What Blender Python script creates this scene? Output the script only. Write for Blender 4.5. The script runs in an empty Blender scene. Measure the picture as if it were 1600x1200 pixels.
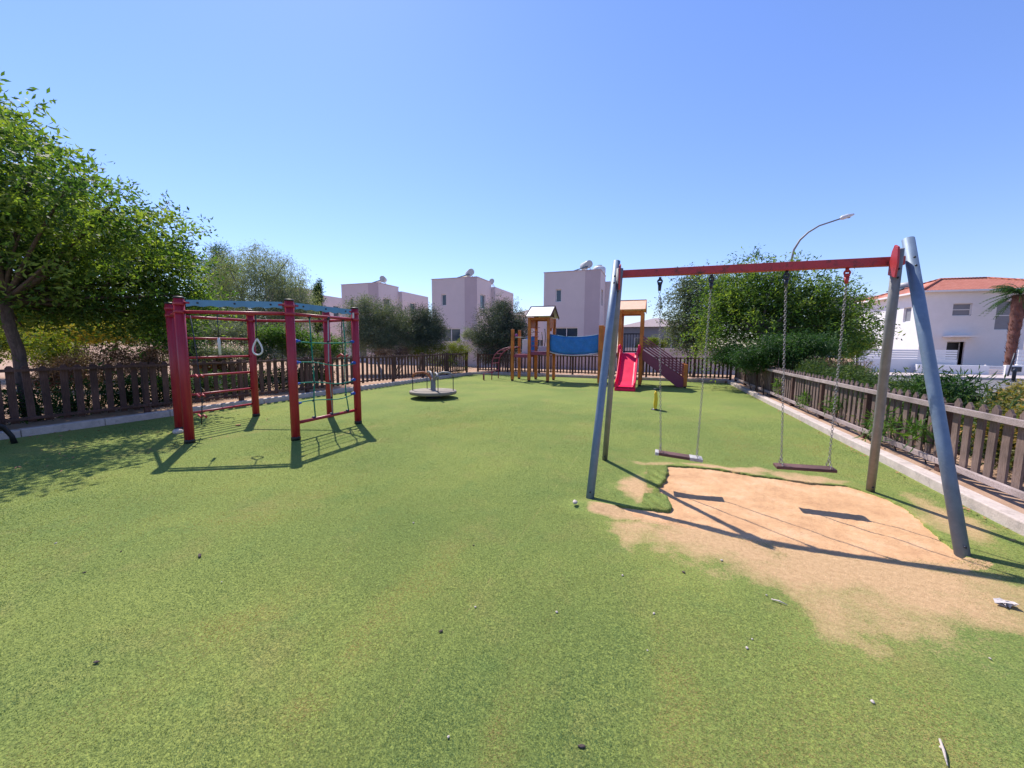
import bpy, bmesh, math, random
import numpy as np
from mathutils import Vector, Matrix
R = math.radians
scn = bpy.context.scene
# ------------------------------------------------------------------ camera
F_PX, CX, CY, HC = 600.0, 800.0, 600.0, 1.55
yaw, pitch, roll = R(20.3), R(5.85), R(0.45)
fw = Vector((-math.sin(yaw)*math.cos(pitch), math.cos(yaw)*math.cos(pitch), -math.sin(pitch)))
r0 = Vector((math.cos(yaw), math.sin(yaw), 0)); u0 = r0.cross(fw)
cr = r0*math.cos(roll)+u0*math.sin(roll); cu = u0*math.cos(roll)-r0*math.sin(roll)
cam_d = bpy.data.cameras.new('camera'); cam = bpy.data.objects.new('camera', cam_d)
scn.collection.objects.link(cam)
cam.matrix_world = Matrix(((cr.x, cu.x, -fw.x, 0), (cr.y, cu.y, -fw.y, 0), (cr.z, cu.z, -fw.z, HC), (0, 0, 0, 1)))
cam_d.sensor_width = 36; cam_d.lens = 36*F_PX/1600; cam_d.clip_end = 3000; cam_d.clip_start = 0.05
scn.camera = cam
# ------------------------------------------------------------------ sky, sun, exposure
SUN = Vector((-1.2, 1.02, 2.2)).normalized()
w = bpy.data.worlds.new('World'); scn.world = w; w.use_nodes = True
nt = w.node_tree; bg = nt.nodes['Background']
sky = nt.nodes.new('ShaderNodeTexSky'); sky.sky_type = 'NISHITA'; sky.sun_disc = False
sky.sun_elevation = math.asin(SUN.z); sky.sun_rotation = math.atan2(SUN.x, SUN.y)
sky.air_density = 1.35; sky.dust_density = 0.15; sky.ozone_density = 3.0
tn = nt.nodes.new('ShaderNodeMix'); tn.data_type = 'RGBA'; tn.blend_type = 'MULTIPLY'; tn.inputs[0].default_value = 1; tn.inputs[7].default_value = (0.72, 0.78, 1.12, 1)
nt.links.new(sky.outputs[0], tn.inputs[6]); nt.links.new(tn.outputs[2], bg.inputs[0]); bg.inputs[1].default_value = 0.13
sl = bpy.data.lights.new('sun', 'SUN'); sl.energy = 4.9; sl.angle = R(0.53); sl.color = (1.0, 0.93, 0.83)
so = bpy.data.objects.new('sun', sl); scn.collection.objects.link(so)
so.rotation_euler = SUN.to_track_quat('Z', 'Y').to_euler(); so.location = SUN*40
scn.view_settings.view_transform = 'Standard'; scn.view_settings.look = 'None'
scn.view_settings.exposure = 0.43; scn.view_settings.gamma = 1.0
scn.cycles.max_bounces = 8; scn.cycles.transparent_max_bounces = 8
rng = np.random.default_rng(7); random.seed(7)

# ------------------------------------------------------------------ helpers
def ray(px, py): return fw*F_PX + cr*(px-CX) - cu*(py-CY)
CAM = Vector((0, 0, HC))
def gnd(px, py, z=0.0):
    d = ray(px, py); return CAM + d*((z-HC)/d.z)
def atD(px, py, depth):
    d = ray(px, py); return CAM + d*(depth/F_PX)
def atY(px, py, Y):
    d = ray(px, py); return CAM + d*(Y/d.y)
def atX(px, py, X):
    d = ray(px, py); return CAM + d*(X/d.x)

BASE = {}
def tag(o, label=None, cat=None, group=None, kind=None):
    if label: o['label'] = label
    if cat: o['category'] = cat
    if group: o['group'] = group
    if kind: o['kind'] = kind
    return o
def thing(name, label, cat, loc=(0, 0, 0), group=None):
    o = bpy.data.objects.new(name, None); scn.collection.objects.link(o)
    o.location = loc; o.empty_display_size = 0.2
    BASE[o.name] = Vector(loc); return tag(o, label, cat, group)
def copy_tree(o, parent=None):
    c = o.copy(); scn.collection.objects.link(c); c.parent = parent
    for ch in [x for x in bpy.data.objects if x.parent == o]: copy_tree(ch, c)
    return c

class MB:
    def __init__(s): s.v = []; s.f = []; s.sm = []
    def add(s, vs, fs, smooth=False):
        n = len(s.v); s.v += [tuple(v) for v in vs]
        s.f += [tuple(i+n for i in f) for f in fs]; s.sm += [smooth]*len(fs); return s
    def box(s, x0, y0, z0, x1, y1, z1):
        vs = [(x, y, z) for z in (z0, z1) for x, y in ((x0, y0), (x1, y0), (x1, y1), (x0, y1))]
        return s.add(vs, [(3, 2, 1, 0), (4, 5, 6, 7), (0, 1, 5, 4), (1, 2, 6, 5), (2, 3, 7, 6), (3, 0, 4, 7)])
    def bar(s, a, b, w, t, up=(0, 0, 1)):
        """rectangular bar from a to b; w = width across 'side', t = thickness along up"""
        a = Vector(a); b = Vector(b); d = (b-a).normalized(); up = Vector(up)
        if abs(d.dot(up)) > 0.98: up = Vector((0, 1, 0))
        sd = d.cross(up).normalized(); u = sd.cross(d)
        vs = [p + sd*(i*w/2) + u*(j*t/2) for p in (a, b) for i, j in ((-1, -1), (1, -1), (1, 1), (-1, 1))]
        return s.add(vs, [(0, 3, 2, 1), (4, 5, 6, 7), (0, 1, 5, 4), (1, 2, 6, 5), (2, 3, 7, 6), (3, 0, 4, 7)])
    def tube(s, pts, r, n=10, cap=True, prof=None):
        pts = [Vector(p) for p in pts]; rs = r if isinstance(r, (list, tuple)) else [r]*len(pts)
        rings = []; pu = None
        for i, p in enumerate(pts):
            d = (pts[min(i+1, len(pts)-1)]-pts[max(i-1, 0)]).normalized()
            if pu is None:
                up = Vector((0, 0, 1)) if abs(d.z) < 0.9 else Vector((1, 0, 0))
                pu = (up - d*up.dot(d)).normalized()
            else: pu = (pu - d*pu.dot(d)).normalized()
            sd = d.cross(pu)
            rings.append([p + (pu*math.cos(2*math.pi*k/n) + sd*math.sin(2*math.pi*k/n))*rs[i]*(prof[k] if prof else 1) for k in range(n)])
        vs = [v for rg in rings for v in rg]; fs = []
        for i in range(len(pts)-1):
            for k in range(n):
                a = i*n+k; b = i*n+(k+1) % n; fs.append((a, b, b+n, a+n))
        s.add(vs, fs, True)
        if cap:
            m = len(s.v)-len(vs)
            s.f.append(tuple(m+k for k in range(n))[::-1]); s.sm.append(False)
            s.f.append(tuple(m+(len(pts)-1)*n+k for k in range(n))); s.sm.append(False)
        return s
    def lathe(s, c, prof, n=24, smooth=True):
        c = Vector(c); vs = []; fs = []
        for r, z in prof:
            for k in range(n): vs.append(c+Vector((r*math.cos(2*math.pi*k/n), r*math.sin(2*math.pi*k/n), z)))
        for i in range(len(prof)-1):
            for k in range(n):
                a = i*n+k; b = i*n+(k+1) % n; fs.append((a, b, b+n, a+n))
        fs.append(tuple(range(n))[::-1]); fs.append(tuple((len(prof)-1)*n+k for k in range(n)))
        return s.add(vs, fs, smooth)
    def ball(s, c, r, n=8, sq=(1, 1, 1), jit=0):
        c = Vector(c); vs = []; fs = []; m = n//2
        for i in range(m+1):
            th = math.pi*i/m
            for k in range(n):
                a = 2*math.pi*k/n; q = 1+random.uniform(-jit, jit)
                vs.append(c+Vector((r*sq[0]*math.sin(th)*math.cos(a)*q, r*sq[1]*math.sin(th)*math.sin(a)*q, r*sq[2]*math.cos(th)*q)))
        for i in range(m):
            for k in range(n):
                a = i*n+k; b = i*n+(k+1) % n; fs.append((a+n, b+n, b, a))
        return s.add(vs, fs, True)
    def torus(s, c, ax, r, t, n=12, m=6, st=1.0, long=None):
        """ring with axis ax; long = direction stretched by st"""
        c = Vector(c); ax = Vector(ax).normalized()
        lg = Vector(long).normalized() if long else (Vector((0, 0, 1)) if abs(ax.z) < .9 else Vector((1, 0, 0)))
        lg = (lg-ax*lg.dot(ax)).normalized(); sd = ax.cross(lg); vs = []; fs = []
        for i in range(n):
            a = 2*math.pi*i/n; rad = (lg*math.cos(a)*st+sd*math.sin(a)); p = c+rad*r; o = rad.normalized()
            for j in range(m):
                b = 2*math.pi*j/m; vs.append(p+o*math.cos(b)*t+ax*math.sin(b)*t)
        for i in range(n):
            for j in range(m):
                fs.append((i*m+j, ((i+1) % n)*m+j, ((i+1) % n)*m+(j+1) % m, i*m+(j+1) % m))
        return s.add(vs, fs, True)
    def build(s, name, mt, parent=None, bevel=0, loc=None):
        me = bpy.data.meshes.new(name); b = Vector((0, 0, 0))
        if parent is not None: b = BASE.get(parent.name, Vector((0, 0, 0)))
        elif loc is not None: b = Vector(loc)
        me.from_pydata([(v[0]-b.x, v[1]-b.y, v[2]-b.z) for v in s.v], [], s.f)
        me.polygons.foreach_set('use_smooth', s.sm); me.materials.append(mt); me.update()
        bm = bmesh.new(); bm.from_mesh(me); bmesh.ops.recalc_face_normals(bm, faces=bm.faces); bm.to_mesh(me); bm.free()
        o = bpy.data.objects.new(name, me); scn.collection.objects.link(o)
        if parent is not None: o.parent = parent; BASE[o.name] = b
        elif loc is not None: o.location = b; BASE[o.name] = b
        if bevel:
            md = o.modifiers.new('bevel', 'BEVEL'); md.width = bevel; md.segments = 2; md.limit_method = 'ANGLE'; md.angle_limit = R(40)
        return o

# ------------------------------------------------------------------ materials
def nmat(name):
    m = bpy.data.materials.new(name); m.use_nodes = True
    n = m.node_tree.nodes; return m, n, m.node_tree.links, n['Principled BSDF']
def ramp(n, stops):
    r = n.new('ShaderNodeValToRGB')
    while len(r.color_ramp.elements) < len(stops): r.color_ramp.elements.new(0.5)
    for e, (p, c) in zip(r.color_ramp.elements, stops): e.position = p; e.color = (*c, 1) if len(c) == 3 else c
    return r
def sc(c, k): return tuple(min(1, x*k) for x in c)
def mat(name, col, rough=0.6, var=0.18, scale=4.0, bump=0.1, bscale=60, metal=0.0, dirt=None, dirt_amt=0.35, stretch=None, coat=0, spec=0.5):
    """painted / mineral surface: two scales of colour variation, fine bump, optional dirt blotches"""
    m, n, l, b = nmat(name)
    tc = n.new('ShaderNodeTexCoord'); mp = n.new('ShaderNodeMapping'); l.new(tc.outputs['Object'], mp.inputs[0])
    if stretch: mp.inputs['Scale'].default_value = stretch
    a = n.new('ShaderNodeTexNoise'); a.inputs['Scale'].default_value = scale; a.inputs['Detail'].default_value = 7; a.inputs['Roughness'].default_value = .65
    l.new(mp.outputs[0], a.inputs[0])
    r = ramp(n, [(0.3, sc(col, 1-var)), (0.55, col), (0.75, sc(col, 1+var))]); l.new(a.outputs[0], r.inputs[0])
    out = r.outputs[0]
    if dirt:
        d = n.new('ShaderNodeTexNoise'); d.inputs['Scale'].default_value = scale*2.3; d.inputs['Detail'].default_value = 9; d.inputs['Roughness'].default_value = .75
        l.new(mp.outputs[0], d.inputs[0])
        dr = ramp(n, [(0.52, (0, 0, 0)), (0.68, (dirt_amt,)*3)]); l.new(d.outputs[0], dr.inputs[0])
        mx = n.new('ShaderNodeMix'); mx.data_type = 'RGBA'; l.new(dr.outputs[0], mx.inputs[0]); l.new(out, mx.inputs[6]); mx.inputs[7].default_value = (*dirt, 1)
        out = mx.outputs[2]
    l.new(out, b.inputs['Base Color'])
    b.inputs['Metallic'].default_value = metal; b.inputs['Coat Weight'].default_value = coat; b.inputs['Specular IOR Level'].default_value = spec
    rr = n.new('ShaderNodeMapRange'); rr.inputs[3].default_value = max(0, rough-.1); rr.inputs[4].default_value = min(1, rough+.12)
    l.new(a.outputs[0], rr.inputs[0]); l.new(rr.outputs[0], b.inputs['Roughness'])
    if bump:
        bn = n.new('ShaderNodeTexNoise'); bn.inputs['Scale'].default_value = bscale; bn.inputs['Detail'].default_value = 5
        l.new(mp.outputs[0], bn.inputs[0]); bp = n.new('ShaderNodeBump'); bp.inputs['Strength'].default_value = bump; bp.inputs['Distance'].default_value = .01
        l.new(bn.outputs[0], bp.inputs['Height']); l.new(bp.outputs[0], b.inputs['Normal'])
    return m
def wood(name, c1, c2, c3, grain=(9, 9, 1.2), rough=.85, bump=.5):
    m, n, l, b = nmat(name)
    tc = n.new('ShaderNodeTexCoord'); mp = n.new('ShaderNodeMapping'); mp.inputs['Scale'].default_value = grain; l.new(tc.outputs['Object'], mp.inputs[0])
    a = n.new('ShaderNodeTexNoise'); a.inputs['Scale'].default_value = 6; a.inputs['Detail'].default_value = 9; a.inputs['Roughness'].default_value = .7; l.new(mp.outputs[0], a.inputs[0])
    r = ramp(n, [(0.28, c1), (0.5, c2), (0.72, c3)]); l.new(a.outputs[0], r.inputs[0])
    w_ = n.new('ShaderNodeTexNoise'); w_.inputs['Scale'].default_value = 2.2; w_.inputs['Detail'].default_value = 3; l.new(tc.outputs['Object'], w_.inputs[0])
    g = ramp(n, [(0.35, (.62, .62, .62)), (0.7, (1.25, 1.25, 1.25))]); l.new(w_.outputs[0], g.inputs[0])
    mx = n.new('ShaderNodeMix'); mx.data_type = 'RGBA'; mx.blend_type = 'MULTIPLY'; mx.inputs[0].default_value = 1
    l.new(r.outputs[0], mx.inputs[6]); l.new(g.outputs[0], mx.inputs[7]); l.new(mx.outputs[2], b.inputs['Base Color'])
    b.inputs['Roughness'].default_value = rough
    bp = n.new('ShaderNodeBump'); bp.inputs['Strength'].default_value = bump; bp.inputs['Distance'].default_value = .01
    l.new(a.outputs[0], bp.inputs['Height']); l.new(bp.outputs[0], b.inputs['Normal'])
    return m
def leafmat(name, dark, mid, light, trans=.4, rough=.55):
    m, n, l, b = nmat(name)
    at = n.new('ShaderNodeAttribute'); at.attribute_name = 'lv'
    r = ramp(n, [(0.0, dark), (0.5, mid), (1.0, light)]); l.new(at.outputs['Fac'], r.inputs[0])
    l.new(r.outputs[0], b.inputs['Base Color']); b.inputs['Roughness'].default_value = rough; b.inputs['Specular IOR Level'].default_value = .22
    t = n.new('ShaderNodeBsdfTranslucent'); mm = n.new('ShaderNodeMix'); mm.data_type = 'RGBA'; mm.blend_type = 'MULTIPLY'; mm.inputs[0].default_value = 1
    mm.inputs[7].default_value = (1.5, 1.45, .5, 1); l.new(r.outputs[0], mm.inputs[6]); l.new(mm.outputs[2], t.inputs[0])
    ms = n.new('ShaderNodeMixShader'); ms.inputs[0].default_value = trans
    l.new(b.outputs[0], ms.inputs[1]); l.new(t.outputs[0], ms.inputs[2]); l.new(ms.outputs[0], n['Material Output'].inputs[0])
    return m
M = {}
M['red'] = mat('red_powder_coat', (.33, .012, .03), .42, .12, 3, .05, 90, dirt=(.30, .05, .06), dirt_amt=.3)
M['redbeam'] = mat('red_worn_paint', (.40, .03, .04), .5, .2, 5, .15, 80, dirt=(.07, .022, .02), dirt_amt=.95)
M['blue'] = mat('blue_plastic_board', (.10, .26, .43), .5, .15, 5, .05, 90, dirt=(.1, .25, .4), dirt_amt=.3)
M['blue_cloth'] = mat('blue_net_cloth', (.025, .17, .48), .7, .22, 5, .4, 200, dirt=(.12, .25, .45), dirt_amt=.35)
M['black'] = mat('black_plastic', (.012, .012, .014), .5, .2, 8, .1)
M['darkred'] = mat('maroon_board', (.23, .035, .075), .5, .15, 5, .1, dirt=(.2, .08, .1), dirt_amt=.3)
M['galv'] = mat('galvanised_steel', (.15, .21, .30), .55, .15, 9, .1, 120, metal=.25, dirt=(.27, .31, .36), dirt_amt=.35)
M['galv2'] = mat('weathered_galvanised_steel', (.24, .235, .235), .6, .25, 9, .12, 120, metal=.5, dirt=(.22, .19, .17), dirt_amt=.4)
M['steel'] = mat('chain_steel', (.30, .28, .27), .5, .3, 30, .1, 200, metal=.5)
M['rope'] = mat('green_rope', (.01, .22, .15), .8, .3, 20, .6, 260)
M['grey_rope'] = mat('grey_rope', (.3, .32, .34), .8, .2, 20, .6, 260)
M['white_pl'] = mat('off_white_plastic', (.62, .62, .64), .5, .08, 4, .04)
M['pink'] = mat('pink_slide_plastic', (.82, .008, .075), .45, .10, 3, .05, 50, coat=0, spec=.25)
M['orange'] = wood('orange_stained_wood', (.42, .10, .012), (.58, .17, .02), (.68, .24, .035), (14, 14, 1.2), .55, .15)
M['white'] = mat('white_render', (.74, .73, .74), .85, .04, 2, .15, 60)
M['cream'] = mat('cream_render', (.64, .55, .545), .9, .05, 1.2, .2, 50)
M['mauve'] = mat('mauve_render', (.50, .405, .425), .9, .06, 1.2, .2, 50)
M['glass'] = mat('window_glass', (.03, .05, .08), .08, .1, 2, 0, spec=.8)
M['shutter'] = mat('grey_shutter', (.22, .23, .26), .6, .08, 4, .1)
M['frame'] = mat('window_frame', (.7, .7, .7), .4, .05, 4, 0)
M['darkmetal'] = mat('dark_metal', (.03, .035, .05), .45, .2, 6, .1, metal=.4)
M['kerb'] = mat('concrete_kerb', (.54, .455, .41), .9, .2, 6, .6, 70, dirt=(.22, .19, .17), dirt_amt=.55)
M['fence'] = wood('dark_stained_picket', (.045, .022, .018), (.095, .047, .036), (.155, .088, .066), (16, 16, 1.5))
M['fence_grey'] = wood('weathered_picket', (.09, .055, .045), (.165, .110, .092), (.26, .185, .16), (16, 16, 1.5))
M['rail_grey'] = wood('weathered_rail', (.20, .15, .14), (.33, .26, .25), (.46, .38, .36), (1.5, 16, 16))
M['seat'] = wood('brown_seat_rubber', (.07, .03, .03), (.11, .05, .045), (.15, .08, .07), (3, 9, 9))
M['bark'] = wood('bark', (.05, .033, .028), (.10, .07, .06), (.17, .13, .11), (5, 5, 1.3), .95, 1)
M['bark_grey'] = wood('grey_bark', (.10, .085, .08), (.18, .16, .14), (.27, .24, .22), (5, 5, 1.3), .95, 1)
M['palmbark'] = wood('palm_bark', (.09, .035, .03), (.17, .075, .06), (.26, .14, .11), (3, 3, 8), .95, 1)
M['disc'] = mat('worn_platform', (.24, .20, .155), .75, .25, 6, .3, 90, dirt=(.3, .24, .2), dirt_amt=.5)
M['rust'] = mat('rust_orange_paint', (.36, .11, .04), .6, .25, 12, .2)
M['yellow'] = mat('yellow_plastic', (.80, .52, .02), .4, .1, 6, .05, dirt=(.5, .3, .05))
M['asphalt'] = mat('asphalt', (.16, .15, .155), .9, .15, 3, .5, 120)
M['paving'] = mat('concrete_paving', (.50, .42, .40), .9, .12, 2.5, .3, 60)
M['tape'] = mat('worn_tape', (.42, .40, .38), .7, .25, 12, .2, dirt=(.15, .12, .11), dirt_amt=.6)
M['stone'] = mat('pale_stone', (.55, .47, .42), .9, .2, 20, .5, 90)
M['dry'] = mat('dry_leaf', (.36, .17, .08), .8, .3, 40, .3, 90)

# turf ------------------------------------------------------------
def turf_mat():
    m, n, l, b = nmat('artificial_turf')
    tc = n.new('ShaderNodeTexCoord'); P = tc.outputs['Object']
    def noise(scale, det=6, ro=.6, dist=0):
        t = n.new('ShaderNodeTexNoise'); t.inputs['Scale'].default_value = scale; t.inputs['Detail'].default_value = det
        t.inputs['Roughness'].default_value = ro; t.inputs['Distortion'].default_value = dist; l.new(P, t.inputs[0]); return t.outputs[0]
    def mix(fac, a, c, mode='MIX'):
        x = n.new('ShaderNodeMix'); x.data_type = 'RGBA'; x.blend_type = mode
        for s, v in ((0, fac), (6, a), (7, c)):
            if hasattr(v, 'links'): l.new(v, x.inputs[s])
            else: x.inputs[s].default_value = v if s == 0 else (*v, 1)
        return x.outputs[2]
    def math_(op, a, c=None, clamp=False):
        x = n.new('ShaderNodeMath'); x.operation = op; x.use_clamp = clamp
        for i, v in enumerate((a, c)):
            if v is None: continue
            if hasattr(v, 'links'): l.new(v, x.inputs[i])
            else: x.inputs[i].default_value = v
        return x.outputs[0]
    big = ramp(n, [(0.35, (.155, .205, .055)), (0.62, (.215, .255, .066))]); l.new(noise(.55, 5, .55), big.inputs[0])
    # worn yellowish lanes and blotches
    wr = ramp(n, [(0.52, (0, 0, 0)), (0.72, (.6, .6, .6))]); l.new(noise(1.3, 9, .72, .3), wr.inputs[0])
    c = mix(wr.outputs[0], big.outputs[0], (.27, .23, .085))
    gr = ramp(n, [(0.55, (0, 0, 0)), (0.75, (.45, .45, .45))]); l.new(noise(2.3, 7, .7), gr.inputs[0])
    c = mix(gr.outputs[0], c, (.085, .175, .055))
    # pile speckle at three sizes
    f1 = ramp(n, [(0.36, (.42, .46, .45)), (0.5, (.98, .98, .98)), (0.66, (1.6, 1.5, 1.35))]); l.new(noise(75, 4, .85), f1.inputs[0])
    c = mix(.85, c, f1.outputs[0], 'MULTIPLY')
    f2 = ramp(n, [(0.36, (.58, .62, .6)), (0.62, (1.35, 1.32, 1.25))]); l.new(noise(30, 7, .8), f2.inputs[0])
    c = mix(.45, c, f2.outputs[0], 'MULTIPLY')
    # sand dust carried onto the pile
    at = n.new('ShaderNodeAttribute'); at.attribute_name = 'dust'
    nz = math_('ADD', math_('MULTIPLY', noise(7, 8, .75), .8), math_('MULTIPLY', noise(70, 4, .8), .75))
    dn = math_('SUBTRACT', math_('MULTIPLY', at.outputs['Fac'], 1.75), math_('SUBTRACT', math_('MULTIPLY', nz, 1.5), .42))
    dr = ramp(n, [(0.0, (0, 0, 0)), (0.25, (.45, .45, .45)), (0.8, (.95, .95, .95))]); l.new(dn, dr.inputs[0])
    sandc = ramp(n, [(0.3, (.42, .255, .135)), (0.7, (.62, .40, .225))]); l.new(noise(30, 6, .7), sandc.inputs[0])
    c = mix(dr.outputs[0], c, sandc.outputs[0])
    # seam between rolls of turf
    l.new(c, b.inputs['Base Color']); b.inputs['Roughness'].default_value = .9; b.inputs['Specular IOR Level'].default_value = .1
    b.inputs['Sheen Weight'].default_value = .08; b.inputs['Sheen Roughness'].default_value = .5; b.inputs['Sheen Tint'].default_value = (.7, 1, .4, 1)
    h = math_('ADD', math_('MULTIPLY', noise(110, 3, .7), .5), math_('MULTIPLY', noise(28, 5, .7), .3))
    bp = n.new('ShaderNodeBump'); bp.inputs['Strength'].default_value = .9; bp.inputs['Distance'].default_value = .018
    l.new(h, bp.inputs['Height']); l.new(bp.outputs[0], b.inputs['Normal'])
    return m
def soil_mat(name, c1, c2, c3, sc_=3.0):
    m, n, l, b = nmat(name)
    tc = n.new('ShaderNodeTexCoord')
    a = n.new('ShaderNodeTexNoise'); a.inputs['Scale'].default_value = sc_; a.inputs['Detail'].default_value = 12; a.inputs['Roughness'].default_value = .72; l.new(tc.outputs['Object'], a.inputs[0])
    r = ramp(n, [(0.3, c1), (0.5, c2), (0.7, c3)]); l.new(a.outputs[0], r.inputs[0])
    v = n.new('ShaderNodeTexVoronoi'); v.inputs['Scale'].default_value = 55; v.inputs['Randomness'].default_value = 1; l.new(tc.outputs['Object'], v.inputs[0])
    vr = ramp(n, [(0.08, (.62, .6, .58)), (0.2, (1, 1, 1))]); l.new(v.outputs['Distance'], vr.inputs[0])
    ns = n.new('ShaderNodeTexNoise'); ns.inputs['Scale'].default_value = 9; l.new(tc.outputs['Object'], ns.inputs[0])
    nr = ramp(n, [(0.5, (0, 0, 0)), (0.62, (.8, .8, .8))]); l.new(ns.outputs[0], nr.inputs[0])
    mx = n.new('ShaderNodeMix'); mx.data_type = 'RGBA'; mx.blend_type = 'MULTIPLY'; l.new(nr.outputs[0], mx.inputs[0]); l.new(r.outputs[0], mx.inputs[6]); l.new(vr.outputs[0], mx.inputs[7])
    l.new(mx.outputs[2], b.inputs['Base Color']); b.inputs['Roughness'].default_value = .95; b.inputs['Specular IOR Level'].default_value = .15
    bn = n.new('ShaderNodeTexNoise'); bn.inputs['Scale'].default_value = 35; bn.inputs['Detail'].default_value = 8; bn.inputs['Roughness'].default_value = .7; l.new(tc.outputs['Object'], bn.inputs[0])
    bp = n.new('ShaderNodeBump'); bp.inputs['Strength'].default_value = .6; bp.inputs['Distance'].default_value = .02
    l.new(bn.outputs[0], bp.inputs['Height']); l.new(bp.outputs[0], b.inputs['Normal'])
    return m
M['turf'] = turf_mat()
M['sand'] = soil_mat('packed_sand', (.42, .235, .125), (.57, .34, .18), (.67, .44, .265), 2.5)
M['soil'] = soil_mat('dry_soil', (.28, .17, .11), (.40, .26, .18), (.50, .36, .28), 1.2)

# ------------------------------------------------------------------ ground
def lx(y): return -9.55 + (y-3)*0.052            # playground side of the left kerb
RX = 2.94                                         # playground side of the right kerb
FY = 18.30                                        # playground side of the far kerb
# one ground sheet: raised around the playground, lowered inside it
g = MB(); B_ = 900
xs_l = lambda y: lx(y)-.12
inner = [(xs_l(-6), -6), (RX+.12, -6), (RX+.12, FY+.12), (xs_l(FY), FY+.12)]
outer = [(-B_, -B_), (B_, -B_), (B_, B_), (-B_, B_)]
vs = [(x, y, .08) for x, y in outer] + [(x, y, .08) for x, y in inner] + [(x, y, -.06) for x, y in inner]
fs = [(i, (i+1) % 4, 4+(i+1) % 4, 4+i) for i in range(4)] + [(4+i, 4+(i+1) % 4, 8+(i+1) % 4, 8+i) for i in range(4)] + [(8, 9, 10, 11)]
g.add(vs, fs); tag(g.build('ground', M['soil']), kind='structure')

hole = [(0.218, 5.253), (0.225, 5.15), (0.200, 5.031), (0.215, 4.93), (0.185, 4.799), (0.195, 4.70), (0.165, 4.619), (0.12, 4.468), (0.074, 4.378), (0.115, 4.30), (0.120, 4.207), (0.175, 4.10), (0.195, 4.017), (0.218, 3.927), (0.222, 3.86), (0.196, 3.779),
        (0.103, 3.765), (-0.026, 3.753), (-0.21, 3.736), (-0.305, 3.715), (-0.15, 3.629), (0.209, 3.58), (0.45, 3.53), (0.696, 3.47), (1.0, 3.45), (1.347, 3.47), (1.75, 3.53), (2.099, 3.63), (2.234, 3.70),
        (2.247, 3.843), (2.255, 4.035), (2.31, 4.40), (2.349, 4.697), (2.30, 4.93), (2.195, 5.113), (2.078, 5.222), (1.9, 5.19), (1.704, 5.18), (1.45, 5.215), (1.225, 5.233), (1.0, 5.30), (0.793, 5.335), (0.5, 5.31)]
_r = np.random.default_rng(21); _h = []
for i in range(len(hole)):
    a = np.array(hole[i]); b = np.array(hole[(i+1) % len(hole)]); n_ = max(1, int(np.linalg.norm(b-a)/.035))
    for k in range(n_): _h.append(a+(b-a)*k/n_+_r.normal(0, .006, 2)+.008*np.array([math.sin(a[1]*40+k*1.9), math.sin(a[0]*37+k*2.3)]))
HP = np.array(_h)
def seg_near(px_, py_):
    a = HP; b = np.roll(HP, -1, 0); ab = b-a
    t = ((px_[..., None]-a[:, 0])*ab[:, 0]+(py_[..., None]-a[:, 1])*ab[:, 1])/(ab**2).sum(1)
    t = np.clip(t, 0, 1); qx = a[:, 0]+t*ab[:, 0]; qy = a[:, 1]+t*ab[:, 1]
    d = np.hypot(qx-px_[..., None], qy-py_[..., None]); k = d.argmin(-1)
    i = np.indices(k.shape); return np.take_along_axis(d, k[..., None], -1)[..., 0], np.take_along_axis(qx, k[..., None], -1)[..., 0], np.take_along_axis(qy, k[..., None], -1)[..., 0]
def inside(px_, py_):
    c = np.zeros(px_.shape, bool); a = HP; b = np.roll(HP, -1, 0)
    for (x1, y1), (x2, y2) in zip(a, b):
        with np.errstate(divide='ignore', invalid='ignore'):
            cond = ((y1 > py_) != (y2 > py_)) & (px_ < (x2-x1)*(py_-y1)/(y2-y1+1e-12)+x1)
        c ^= cond
    return c
gx = np.concatenate([np.linspace(-1, 0, 2)*0, np.arange(-9.9, -1.2, .25), np.arange(-1.2, 2.95, .03), [2.96]])[2:]
gy = np.concatenate([np.arange(-5, 1.6, .25), np.arange(1.6, 6.2, .03), np.arange(6.2, 18.3, .25), [18.34]])
X, Y = np.meshgrid(gx, gy, indexing='ij')
X0 = X.copy()
# left columns follow the slanting kerb
lim = -9.55+(Y-3)*.052-.02; tt = (X0+1.2)/(-9.9+1.2); X = np.where(X0 < -1.2, -1.2+tt*(lim+1.2), X0)
ins = inside(X, Y); dist, qx, qy = seg_near(X, Y)
cell = ~(ins[:-1, :-1] & ins[1:, :-1] & ins[:-1, 1:] & ins[1:, 1:])
cin = inside((X[:-1, :-1]+X[1:, 1:])/2, (Y[:-1, :-1]+Y[1:, 1:])/2); cell = ~cin
used_keep = np.zeros(X.shape, bool); used_cut = np.zeros(X.shape, bool)
for a_, b_ in ((0, 0), (1, 0), (0, 1), (1, 1)):
    sl_ = (slice(a_, X.shape[0]-1+a_), slice(b_, X.shape[1]-1+b_))
    used_keep[sl_] |= cell; used_cut[sl_] |= cin
bd = used_keep & used_cut
Xs = np.where(bd, qx, X); Ys = np.where(bd, qy, Y)
def G(x, y, cx_, cy_, sx, sy, rot=0):
    c, s = math.cos(rot), math.sin(rot); dx = x-cx_; dy = y-cy_; u = dx*c+dy*s; v = -dx*s+dy*c
    return np.exp(-((u/sx)**2+(v/sy)**2)**1.4)
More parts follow.
